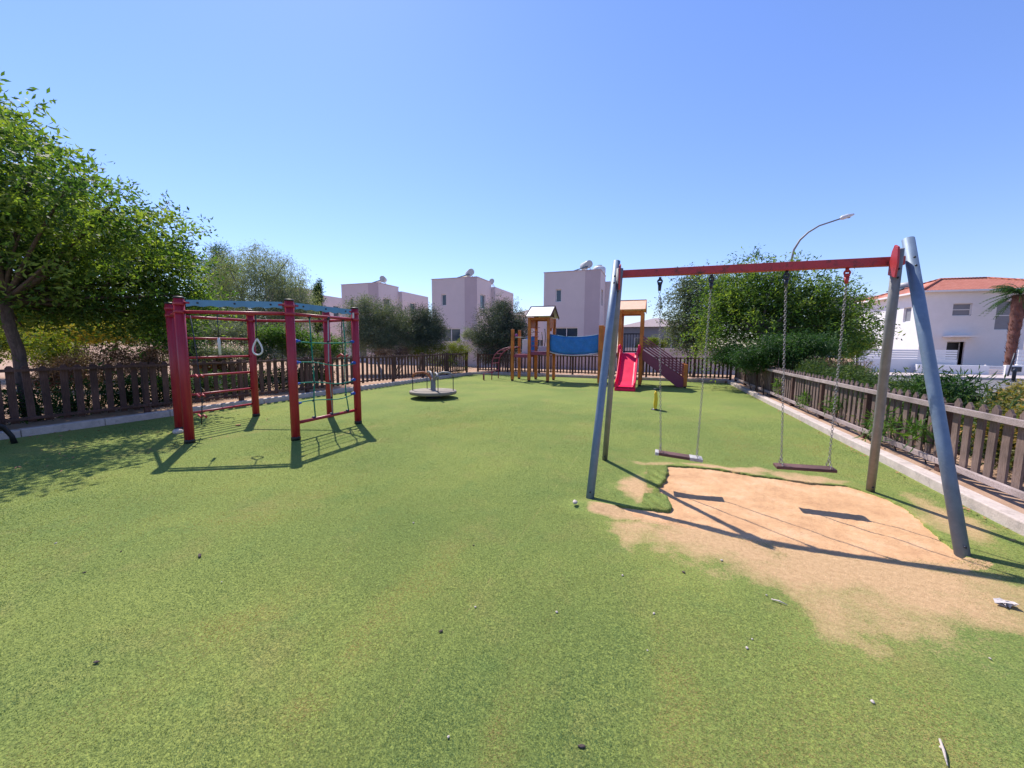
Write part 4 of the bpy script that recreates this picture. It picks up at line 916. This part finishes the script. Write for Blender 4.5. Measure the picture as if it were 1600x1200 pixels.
# ------------------------------------------------------------------ houses
def facade(m, o, ux, W_, H_, holes, nrm, depth=.12):
    """wall plane from o along ux with rectangular openings and reveals"""
    o = Vector(o); ux = Vector(ux); nv = Vector(nrm)
    us = sorted({0, W_}|{h[0] for h in holes}|{h[2] for h in holes}); vs__ = sorted({0, H_}|{h[1] for h in holes}|{h[3] for h in holes})
    P = lambda u, v, d=0: o+ux*u+Vector((0, 0, v))-nv*d
    for i in range(len(us)-1):
        for j in range(len(vs__)-1):
            cu_, cv = (us[i]+us[i+1])/2, (vs__[j]+vs__[j+1])/2
            if any(h[0] < cu_ < h[2] and h[1] < cv < h[3] for h in holes): continue
            m.add([P(us[i], vs__[j]), P(us[i+1], vs__[j]), P(us[i+1], vs__[j+1]), P(us[i], vs__[j+1])], [(0, 1, 2, 3)])
    for h in holes:
        c = [(h[0], h[1]), (h[2], h[1]), (h[2], h[3]), (h[0], h[3])]
        for k in range(4):
            a, b = c[k], c[(k+1) % 4]; m.add([P(*a), P(*b), P(*b, depth), P(*a, depth)], [(0, 1, 2, 3)])
def window(parent, o, ux, h, nrm, depth, pane='glass', mull=1, trans=0, name='window'):
    o = Vector(o); ux = Vector(ux); nv = Vector(nrm); P = lambda u, v, d: o+ux*u+Vector((0, 0, v))-nv*d
    u0, v0, u1, v1 = h; f = MB(); b = .05; d = depth-.03
    def fb(a0, b0, a1, b1):
        c = [P(a0, b0, d), P(a1, b0, d), P(a1, b1, d), P(a0, b1, d), P(a0, b0, d+.05), P(a1, b0, d+.05), P(a1, b1, d+.05), P(a0, b1, d+.05)]
        f.add(c, [(0, 1, 2, 3), (4, 7, 6, 5), (0, 4, 5, 1), (1, 5, 6, 2), (2, 6, 7, 3), (3, 7, 4, 0)])
    fb(u0, v0, u1, v0+b); fb(u0, v1-b, u1, v1); fb(u0, v0+b, u0+b, v1-b); fb(u1-b, v0+b, u1, v1-b)
    for k in range(1, mull+1): x = u0+(u1-u0)*k/(mull+1); fb(x-.025, v0+b, x+.025, v1-b)
    for k in range(1, trans+1): z = v0+(v1-v0)*k/(trans+1); fb(u0+b, z-.03, u1-b, z+.03)
    fo = f.build(name, M['frame'], parent)
    MB().add([P(u0, v0, depth+.005), P(u1, v0, depth+.005), P(u1, v1, depth+.005), P(u0, v1, depth+.005)], [(0, 1, 2, 3)]).build('pane', M[pane], fo)
def flat_house(x0, label, h=6.5):
    x1 = x0+3.85; y0, y1 = 26.3, 29.0; root = thing('house', label, 'house', (x0, y0, 0), 'flat roofed pale houses in a row')
    fh = [(.85, 4.5, 1.25, 5.35), (.85, .35, 2.45, 2.75)]; rh = [(.6, 4.3, 1.55, 5.35), (.5, 1.2, 1.6, 2.6)]
    m = MB(); facade(m, (x0, y0, 0), (1, 0, 0), x1-x0, h, fh, (0, -1, 0)); facade(m, (x1, y0, 0), (0, 1, 0), y1-y0, h, rh, (1, 0, 0))
    facade(m, (x0, 35, 0), (0, -1, 0), 35-y0, h, [], (-1, 0, 0))
    m.add([(x0, y0, h), (x1, y0, h), (x1, y1, h), (x0, y1, h)], [(0, 1, 2, 3)])
    m.add([(x0, y1, h), (x1, y1, h), (x1, y1, h-.3), (x0, y1, h-.3)], [(0, 1, 2, 3)])
    m.build('wall', M['cream'], root)
    MB().box(x1-1.0, y0-.012, .0, x1+.006, y0+.03, h+.004).build('corner_panel', M['mauve'], root)
    MB().box(x0-.03, y0-.03, h, x1+.03, y0+.15, h+.05).box(x1-.12, y0+.15, h, x1+.03, y1, h+.05).build('parapet_cap', M['mauve'], root)
    # rear block
    m = MB(); x2 = x1+.35; rh2 = [(1.2, 4.2, 2.0, 5.3)]
    facade(m, (x2, y1, 0), (0, 1, 0), 4.2, h-.35, rh2, (1, 0, 0)); facade(m, (x1-2, y1, 0), (1, 0, 0), x2-x1+2, h-.35, [], (0, -1, 0))
    m.add([(x1-2, y1, h-.35), (x2, y1, h-.35), (x2, y1+4.2, h-.35), (x1-2, y1+4.2, h-.35)], [(0, 1, 2, 3)]); m.build('rear_wall', M['cream'], root)
    for k, hh in enumerate(fh): window(root, (x0, y0, 0), (1, 0, 0), hh, (0, -1, 0), .12, mull=k)
    for hh in rh: window(root, (x1, y0, 0), (0, 1, 0), hh, (1, 0, 0), .12, mull=0)
    for hh in rh2: window(root, (x2, y1, 0), (0, 1, 0), hh, (1, 0, 0), .12, mull=0)
    return root
flat_house(-34.4, 'pale flat roofed house mostly hidden behind the cypress and silvery tree')
flat_house(-25.35, 'pale flat roofed house above the olive bushes, second from left')
flat_house(-16.42, 'pale flat roofed house in the middle with mauve corner strip and small dark window')
flat_house(-7.42, 'tallest looking pale house directly behind the blue bridge and left swing leg')
M['tankm'] = mat('grey_tank', (.42, .42, .42), .5, .1, 3, .05)
def heater(label, c, rot=0, s_=1.0, white=False):
    rot = -1.15+rot*.2; s_ *= .82; c = Vector(c); t = thing('solar_water_heater', label, 'water heater', c, 'rooftop solar water heaters')
    d = Vector((math.cos(rot), math.sin(rot), 0)); p = Vector((-d.y, d.x, 0))
    a = c+Vector((0, 0, .62*s_))
    MB().tube([a-d*.55*s_, a-d*.53*s_, a+d*.53*s_, a+d*.55*s_], [.24*s_, .27*s_, .27*s_, .24*s_], 18).build('tank', M['tankm'], t)
    m = MB(); q0 = c+p*-.1+Vector((0, 0, .45*s_)); q1 = c+p*-1.2*s_+Vector((0, 0, .05)); m.bar(q0, q1, 1.1*s_, .07); m.build('collector', M['glass'], t)
    m = MB()
    for sg in (-1, 1):
        m.bar(c+d*.45*sg*s_+p*.25, c+d*.45*sg*s_+Vector((0, 0, .5*s_)), .04, .04); m.bar(c+d*.45*sg*s_+p*-.25, c+d*.45*sg*s_+Vector((0, 0, .5*s_)), .04, .04)
    m.build('stand', M['white_pl'], t)
heater('tilted tank and panel on the roof of the middle house', (-13.85, 27.7, 6.52), 1.35, 1.15)
heater('smaller heater behind the tilted tank on the middle house', (-12.9, 29.8, 6.25), .3, .9)
heater('greenish tank on the roof of the second house from left', (-22.0, 27.6, 6.52), .35, 1.0)
heater('tank on the roof behind the blue bridge house', (-4.75, 27.6, 6.52), .9, 1.15)
tk = thing('water_tank', 'low white water tank on the roof next to the leg top of the swing', 'water tank', (-3.9, 28.0, 6.5))
MB().lathe((-3.9, 28.0, 6.5), [(.42, 0), (.44, .1), (.44, .42), (.30, .55)], 20).build('tank_body', M['white_pl'], tk)
MB().lathe((-3.9, 28.0, 7.05), [(.2, 0), (.2, .07)], 14).build('lid', M['darkmetal'], tk)

def low_house(name, label, x0, x1, y0, y1, zw, zr, wallm, roofm):
    root = thing(name, label, 'house', (x0, y0, 0)); m = MB(); h1 = [(1.0, 1.0, 2.2, 2.2), (3.2, 1.0, 4.4, 2.2)] if x1-x0 > 5 else []
    facade(m, (x0, y0, 0), (1, 0, 0), x1-x0, zw, h1, (0, -1, 0)); facade(m, (x1, y0, 0), (0, 1, 0), y1-y0, zw, [], (1, 0, 0)); facade(m, (x0, y1, 0), (0, -1, 0), y1-y0, zw, [], (-1, 0, 0)); facade(m, (x1, y1, 0), (-1, 0, 0), x1-x0, zw, [], (0, 1, 0)); m.build('wall', wallm, root)
    for hh in h1: window(root, (x0, y0, 0), (1, 0, 0), hh, (0, -1, 0), .12)
    e = .4; k = min(x1-x0, y1-y0)/2*.98; a = [(x0-e, y0-e, zw), (x1+e, y0-e, zw), (x1+e, y1+e, zw), (x0-e, y1+e, zw), (x0+k, y0+k, zr), (x1-k, y0+k, zr), (x1-k, y1-k, zr), (x0+k, y1-k, zr)]
    MB().add(a, [(0, 1, 5, 4), (1, 2, 6, 5), (2, 3, 7, 6), (3, 0, 4, 7), (4, 5, 6, 7), (3, 2, 1, 0)]).build('roof', roofm, root)
    return root
M['roofm'] = mat('mauve_tile', (.32, .25, .26), .8, .15, 3, .4, 20)
low_house('house', 'distant mauve house with low pyramid roof between the middle house and the left tower', -17.2, -8.0, 46, 54, 5.2, 6.9, M['cream'], M['roofm'])
low_house('house', 'low grey bungalow seen through and right of the right tower', -2.6, 2.6, 33, 38, 3.05, 3.9, M['shutter'], M['roofm'])
low_house('house', 'distant grey flat house showing between the wide tree and the red roofed house', 22.0, 30, 66, 72, 8.2, 8.9, M['shutter'], M['shutter'])
def wallthing(label, x0, y0, x1, y1, h, mt='white', name='garden_wall'):
    m = MB(); m.box(min(x0, x1), min(y0, y1), 0, max(x0, x1), max(y0, y1), h)
    o = m.build(name, M[mt], bevel=.01); tag(o, label, 'wall'); return o
wallthing('pale garden wall between the lime hedge and the dark olive tree', -20, 23.0, -9.6, 23.2, 1.75, 'cream')
wallthing('pale garden wall right of the ramp, running behind the far fence', -1.6, 23.0, 4.6, 23.2, 1.42, 'cream')
wallthing('garden wall glimpsed through the pickets behind the blue bridge', -9.2, 23.05, -2.0, 23.25, 1.05, 'mauve')

# red roofed white house
HA = R(4); hx = Vector((math.cos(HA), math.sin(HA), 0)); hy = Vector((-hx.y, hx.x, 0)); HO = Vector((19.36, 39.77, 0))
rh = thing('house', 'white two storey house with red tiled hip roof at the right edge', 'house', HO)
o_ = HO+hx*.45+hy*.45; W_, D_ = 10.0, 8.6
fh = [(1.85, 4.05, 3.0, 5.0), (4.45, 2.95, 5.8, 5.15), (1.75, .0, 2.85, 2.05)]
shl = [(1.2, 3.6, 2.0, 5.0)]
m = MB(); facade(m, o_, hx, W_, 5.98, fh, -hy, .14); facade(m, o_+hy*D_, -hy, D_, 5.98, [(D_-2.2, 3.7, D_-1.3, 4.9)], -hx, .14); facade(m, o_+hx*W_, hy, D_, 5.98, [], hx); facade(m, o_+hx*W_+hy*D_, -hx, W_, 5.98, [], hy)
m.build('wall', M['white'], rh)
window(rh, o_, hx, fh[0], -hy, .14, 'shutter', 0, 1); window(rh, o_, hx, fh[1], -hy, .14, 'shutter', 0, 1); window(rh, o_+hy*D_, -hy, (D_-2.2, 3.7, D_-1.3, 4.9), -hx, .14, 'shutter', 0)
window(rh, o_, hx, fh[2], -hy, .5, 'black', 0, 0, 'door')
c0 = o_+hx*1.4-hy*.5+Vector((0, 0, 2.45)); MB().bar(c0, c0+hx*1.8, .95, .12).build('canopy', M['white'], rh)
rz0, rz1 = 6.0, 7.45; e0 = [HO, HO+hx*10.9, HO+hx*10.9+hy*9.5, HO+hy*9.5]; e0 = [v+Vector((0, 0, rz0)) for v in e0]
r1_ = [HO+hx*3.9+hy*4.7+Vector((0, 0, rz1)), HO+hx*7.0+hy*4.8+Vector((0, 0, rz1))]
def tile_mat():
    m, n, l, b = nmat('red_roof_tiles'); tc = n.new('ShaderNodeTexCoord'); sp_ = n.new('ShaderNodeSeparateXYZ'); l.new(tc.outputs['Object'], sp_.inputs[0])
    w1 = n.new('ShaderNodeTexWave'); w1.wave_type = 'BANDS'; w1.bands_direction = 'Z'; w1.inputs['Scale'].default_value = 3.2; w1.inputs['Distortion'].default_value = .3; l.new(tc.outputs['Object'], w1.inputs[0])
    w2 = n.new('ShaderNodeTexWave'); w2.wave_type = 'BANDS'; w2.bands_direction = 'X'; w2.inputs['Scale'].default_value = 1.3; l.new(tc.outputs['Object'], w2.inputs[0])
    ns = n.new('ShaderNodeTexNoise'); ns.inputs['Scale'].default_value = 3; ns.inputs['Detail'].default_value = 6; l.new(tc.outputs['Object'], ns.inputs[0])
    r = ramp(n, [(.3, (.58, .16, .095)), (.7, (.74, .27, .18))]); l.new(ns.outputs[0], r.inputs[0]); l.new(r.outputs[0], b.inputs['Base Color']); b.inputs['Roughness'].default_value = .8
    ad = n.new('ShaderNodeMath'); ad.operation = 'ADD'; l.new(w1.outputs[1], ad.inputs[0]); l.new(w2.outputs[1], ad.inputs[1])
    bp = n.new('ShaderNodeBump'); bp.inputs['Strength'].default_value = 1; bp.inputs['Distance'].default_value = .14; l.new(ad.outputs[0], bp.inputs['Height']); l.new(bp.outputs[0], b.inputs['Normal']); return m
M['tile'] = tile_mat()
ro = MB().add(e0+r1_, [(0, 1, 5, 4), (1, 2, 5), (2, 3, 4, 5), (3, 0, 4)]).build('roof', M['tile'], rh)
f = MB()
for i in range(4): f.bar(e0[i]+Vector((0, 0, -.07)), e0[(i+1) % 4]+Vector((0, 0, -.07)), .14, .13)
f.build('fascia', M['white'], ro)
MB().add([v-Vector((0, 0, .1)) for v in e0], [(0, 1, 2, 3)]).build('soffit', M['white'], ro)
f = MB()
for a, b in ((e0[0], r1_[0]), (e0[1], r1_[1]), (e0[2], r1_[1]), (e0[3], r1_[0]), (r1_[0], r1_[1])): f.tube([a+Vector((0, 0, .02)), b+Vector((0, 0, .02))], .10, 8)
f.build('ridge_tiles', M['tile'], ro)
heater('grey tank poking up behind the left slope of the red roof', (21.6, 47.2, 6.75), .5, 1.2)

# front boundary of that house, pavement and road
def slat_fence(label, x0, x1, y, zb, zt, n_=4, pier=True):
    t = thing('garden_wall', label, 'wall', (x0, y, 0))
    MB().box(x0, y, 0, x1, y+.18, zb).build('base_wall', M['white'], t, bevel=.01)
    m = MB(); st = (zt-zb)/n_
    for k in range(n_): m.box(x0, y+.05, zb+st*k+.022, x1, y+.09, zb+st*(k+1)-.002)
    m.build('slats', M['white'], t)
    if pier: MB().box(x0-.5, y-.02, 0, x0+.0, y+.3, zt+.12).build('pier', M['white'], t, bevel=.015)
slat_fence('white garden wall with horizontal slats in front of the red roofed house', 11.3, 15.15, 27.5, .95, 1.45)
wallthing('low white wall stub between the slatted wall and the driveway', 13.3, 27.0, 16.15, 27.2, .66)
slat_fence('short white slatted wall at the right edge beyond the palm', 17.55, 22.5, 27.6, .75, 1.5, 4, False)
wallthing('low white wall with meter box right of the driveway', 16.95, 27.3, 22.5, 27.5, .70)
g_o = thing('driveway_gate', 'pale low gate across the driveway left of the thin grey pole', 'gate', (16.2, 27.35, 0))
m = MB()
for k in range(5): m.box(16.2, 27.33, .12+k*.11, 16.9, 27.36, .21+k*.11)
m.build('gate_panel', M['white'], g_o); MB().box(16.17, 27.31, .1, 16.22, 27.38, .7).build('gate_post', M['white'], g_o)
bx_ = MB().box(17.15, 27.24, .38, 17.5, 27.3, .62).build('meter_box', M['darkmetal'], bevel=.01); tag(bx_, 'dark square meter box on the low white wall', 'meter box')
pp = Vector((16.35, 26.2, .08)); t = thing('sign_pole', 'thin leaning grey pole standing at the driveway', 'pole', pp)
MB().tube([pp, pp+Vector((.06, 0, .5)), pp+Vector((.16, 0, 1.25))], .035, 8).build('pole', M['darkmetal'], t); MB().lathe(pp, [(.09, 0), (.08, .03), (.04, .05)], 12).build('base', M['darkmetal'], t)
pp = gnd(1583, 597, .08); t = thing('bollard', 'short dark blue bollard on the pavement near the right edge', 'bollard', pp)
MB().lathe(pp, [(.06, 0), (.06, .42), (.075, .46), (.06, .56), (.02, .6)], 14).build('shaft', M['darkmetal'], t); MB().lathe(pp, [(.1, 0), (.1, .04), (.065, .06)], 14).build('base', M['darkmetal'], t)
rd = MB(); rd.add([(7.2, -60, .088), (14.5, -60, .088), (14.5, 24.5, .088), (30, 24.5, .088), (120, 24.5, .088), (120, 20, .088), (14.8, 20, .088)][:4]+[], [(0, 1, 2, 3)])
rd = MB().add([(8.2, -80, .088), (13.0, -80, .088), (13.0, 18, .088), (8.2, 24.4, .088)], [(0, 1, 2, 3)]).add([(8.2, 24.4, .088), (13.0, 18, .088), (160, 18, .088), (160, 24.4, .088)], [(0, 1, 2, 3)])
tag(rd.build('road', M['asphalt']), kind='structure')
pv = MB().box(8.0, 24.42, .0, 60, 26.98, .20); tag(pv.build('pavement', M['paving'], bevel=.02), kind='structure')
pv = MB().box(6.3, -80, .0, 8.15, 24.4, .19); tag(pv.build('pavement', M['paving'], bevel=.02), kind='structure')

# palm
pb_ = atD(1574, 584, 26.5); pb_.z = .05; pt = atD(1594, 462, 26.5); t = thing('palm_tree', 'palm with shaggy reddish trunk in front of the white house at the right edge', 'palm tree', pb_)
m = MB(); g_ = random.Random(5)
ring = []
for k in range(16):
    s_ = k/15; c = pb_.lerp(pt, s_); ring.append((c, .22+.14*s_**1.5+(.02 if k % 2 else -.015)))
m.tube([c for c, r_ in ring], [r_ for c, r_ in ring], 14)
for k in range(260):
    s_ = g_.random(); c = pb_.lerp(pt, s_); a = g_.uniform(0, 6.283); r_ = .22+.14*s_**1.5; d = Vector((math.cos(a), math.sin(a), 0)); p = c+d*r_*.95
    m.add([p+Vector((0, 0, -.05))-d.cross(Vector((0, 0, 1)))*.05, p+Vector((0, 0, -.05))+d.cross(Vector((0, 0, 1)))*.05, p+d*.12+Vector((0, 0, .16))], [(0, 1, 2)])
m.build('trunk', M['palmbark'], t)
m = MB()
for k in range(80):
    a = g_.uniform(0, 6.283); el = g_.uniform(-.6, 1.3); L = g_.uniform(1.3, 2.0); d = Vector((math.cos(a), math.sin(a), 0)); side = d.cross(Vector((0, 0, 1)))
    prev = None; NN = 12
    for i in range(NN+1):
        s_ = i/NN; p = pt+Vector((0, 0, .1))+d*L*s_*math.cos(el*(1-s_*.4))+Vector((0, 0, L*(math.sin(el)*s_-.55*s_*s_)))
        if i > 3:
            for sg in (-1, 1):
                for jj in range(2):
                    ll = .42*math.sin(math.pi*min(1, s_*.85+.1))+.1; dr_ = (side*sg+d*.7+Vector((0, 0, -.35-.3*g_.random()))).normalized()
                    q0_ = p-d*.05*jj; m.add([q0_-d*.018, q0_+d*.018, q0_+dr_*ll], [(0, 1, 2)])
        if prev is not None: m.add([prev-side*.02, prev+side*.02, p+side*.014, p-side*.014], [(0, 1, 2, 3)])
        prev = p
fo = m.build('fronds', LM['dark'], t)
a_ = fo.data.attributes.new('lv', 'FLOAT', 'POINT'); a_.data.foreach_set('value', np.random.default_rng(3).random(len(fo.data.vertices)))

# street lamp
t = thing('street_lamp', 'tall street lamp with curved arm rising behind the wide tree', 'street lamp', (6.6, 25, .08))
pts = [(6.62, 25, .08), (6.62, 25, 3), (6.63, 25, 6.0), (6.72, 25, 6.7), (6.96, 25, 7.19), (7.3, 25, 7.55), (7.75, 25, 7.84), (8.62, 25, 8.10)]
MB().tube(pts, [.09, .08, .06, .055, .05, .045, .04, .035], 10).build('pole', M['galv2'], t)
hd = MB().tube([(8.60, 25, 8.10), (8.70, 25, 8.14), (8.95, 25, 8.21), (9.18, 25, 8.27)], [.05, .11, .10, .04], 10).build('lamp_head', M['white_pl'], t)
MB().box(8.72, 24.95, 8.10, 9.02, 25.05, 8.13).build('lens', M['shutter'], hd)
# white post at the right edge
wp = atD(1599, 560, 22); t = thing('flag_pole', 'thin white pole cut by the right edge in front of the palm', 'pole', (wp.x, wp.y, .08))
MB().tube([(wp.x, wp.y, .08), (wp.x-.03, wp.y, 4.95)], .05, 10).build('shaft', M['white_pl'], t); MB().lathe((wp.x, wp.y, .08), [(.12, 0), (.12, .03), (.06, .06)], 12).build('base', M['galv2'], t)

# ------------------------------------------------------------------ litter
def pebble(name, label, cat, xy, s_, mt, sq=(1, .8, .5), group='scattered stones and dry leaves on the turf', z=.004):
    m = MB(); c = (xy[0], xy[1], z+s_*sq[2]*.6); m.ball(c, s_, 9, sq, .16); o = m.build(name, mt, loc=c); o.rotation_euler.z = random.uniform(0, 6); tag(o, label, cat, group); return o
for x, y, lab in ((-4.25, 1.42, 'pale pebble farthest left on the open turf'), (-2.57, 1.55, 'pale pebble just right of the largest dark pod'), (-.14, 2.56, 'pale pebble left of the worn sand fan, below the front left swing leg'),
        (.06, 2.24, 'pale pebble in the green just under the left corner of the sand fan'), (.03, 1.94, 'pale pebble below the left corner of the sand fan, the lower of two'), (.55, 2.22, 'pale pebble, upper one of a close pair below the tip of the sand fan'), (.51, 2.14, 'pale pebble, lower one of a close pair below the tip of the sand fan'),
        (.96, 1.99, 'pale pebble below right of the sand fan in the lower right turf'), (1.11, 1.84, 'pale pebble nearest the straw twig at the bottom right'), (.72, 2.67, 'pale pebble touching the short twig under the worn sand'), (-.7, 1.2, 'pale pebble nearest the bottom edge, left of centre'),
        (-.93, 1.92, 'pale pebble near the middle of the foreground turf'), (.52, 3.01, 'pale pebble on the worn sand next to the beam shadow'), (-.47, 2.05, 'pale pebble right of the seam in the middle foreground'), (1.64, 2.5, 'pale pebble below the paper scrap near the right edge'),
        (-2.9, 3.1, 'pale pebble between the climbing frame shadow and the foreground'), (-1.9, 2.7, 'pale pebble alone in the middle distance left of the swings')):
    pebble('pebble', lab, 'pebble', (x, y), random.uniform(.005, .010), M['stone'])
for x, y, lab in ((-3.64, 1.53, 'dark pod left of the largest pod'), (-3.53, 1.29, 'dark pod lower left of the largest pod, beside a greener patch'), (-1.25, 2.55, 'dark pod in the centre of the turf, left of the swing leg'), (-1.02, 1.68, 'dark pod beside the turf seam in the foreground'),
        (-2.47, .91, 'dark pod nearest the lower left corner'), (-1.42, 5.53, 'dark pod far out on the turf left of the rear left swing leg'), (-.2, 1.35, 'dark pod close to the bottom edge, right of centre'), (.25, 2.75, 'dark pod in the grass just under the worn sand')):
    pebble('seed_pod', lab, 'seed pod', (x, y), random.uniform(.007, .011), M['bark'], (1.4, .7, .5))
pebble('seed_pod', 'largest dark pod, in a bare spot left of centre on the turf', 'seed pod', (-3.04, 1.70), .018, M['bark'], (1.7, .6, .4))
m = MB(); c = Vector((2.05, 3.07, .0)); g_ = random.Random(2)
pts = [c+Vector((g_.uniform(-.055, .055), g_.uniform(-.035, .035), g_.uniform(.004, .04))) for k in range(26)]
for k in range(34): m.add(g_.sample(pts, 3), [(0, 1, 2)])
tag(m.build('paper_scrap', mat('scrap_paper', (.62, .55, .52), .9, .1, 20, 0), loc=c), 'crumpled whitish paper scrap on the turf at the right edge', 'litter')
pebble('stone', 'pinkish stone resting against the left red post of the climbing frame', 'stone', (-7.55, 4.05), .085, M['stone'], (1, .8, .6), None)
pebble('dry_leaf', 'orange brown dry leaf inside the climbing frame', 'leaf', (-7.25, 4.85), .04, M['dry'], (1.3, .8, .4), None)
pebble('stone', 'small pale stone at the foot of the front left swing leg', 'stone', (-.66, 3.57), .03, M['stone'], (1.1, .8, .6), None, .03)
def stick(label, a, b): 
    a = Vector(a); b = Vector(b); o = MB().tube([a, a.lerp(b, .5)+Vector((0, 0, .006)), b], [.004, .005, .002], 6).build('twig', M['stone'], loc=a); tag(o, label, 'twig')
def leaf_litter():
    g_ = np.random.default_rng(51); m = MB()
    spots = [(lx(y)+.05+abs(g_.normal(0, .09)), y) for y in g_.uniform(1, 17.5, 420)]+[(RX-.03-abs(g_.normal(0, .05)), y) for y in g_.uniform(2, 17.5, 160)]
    spots += [(g_.uniform(-9.3, -6.5), g_.uniform(1.8, 5.6)) for k in range(130)]+[(lx(y)-.22-g_.uniform(0, .15), y) for y in g_.uniform(1, 17, 260)]
    for k, (x, y) in enumerate(spots):
        z = .088 if x < lx(y)-.1 else .007; a = g_.uniform(0, 6.283); l_ = g_.uniform(.012, .03); u = Vector((math.cos(a), math.sin(a), g_.normal(0, .25)))*l_; v = Vector((-math.sin(a), math.cos(a), g_.normal(0, .3)))*l_*.4
        c = Vector((x, y, z+.006)); m.add([c-u, c+v, c+u, c-v], [(0, 1, 2, 3)])
    tag(m.build('leaf_litter', M['dry']), 'scattered dry brown leaves along the kerbs and under the big tree', 'leaf litter', kind='stuff')
leaf_litter()
a = gnd(1205, 938); b = gnd(1230, 947); stick('short pale twig on the turf below the worn sand', (a.x, a.y, .008), (b.x, b.y, .008))
a = gnd(1468, 1158); b = gnd(1480, 1200); stick('long straw twig at the bottom right edge of the turf', (a.x, a.y, .008), (b.x, b.y, .01))
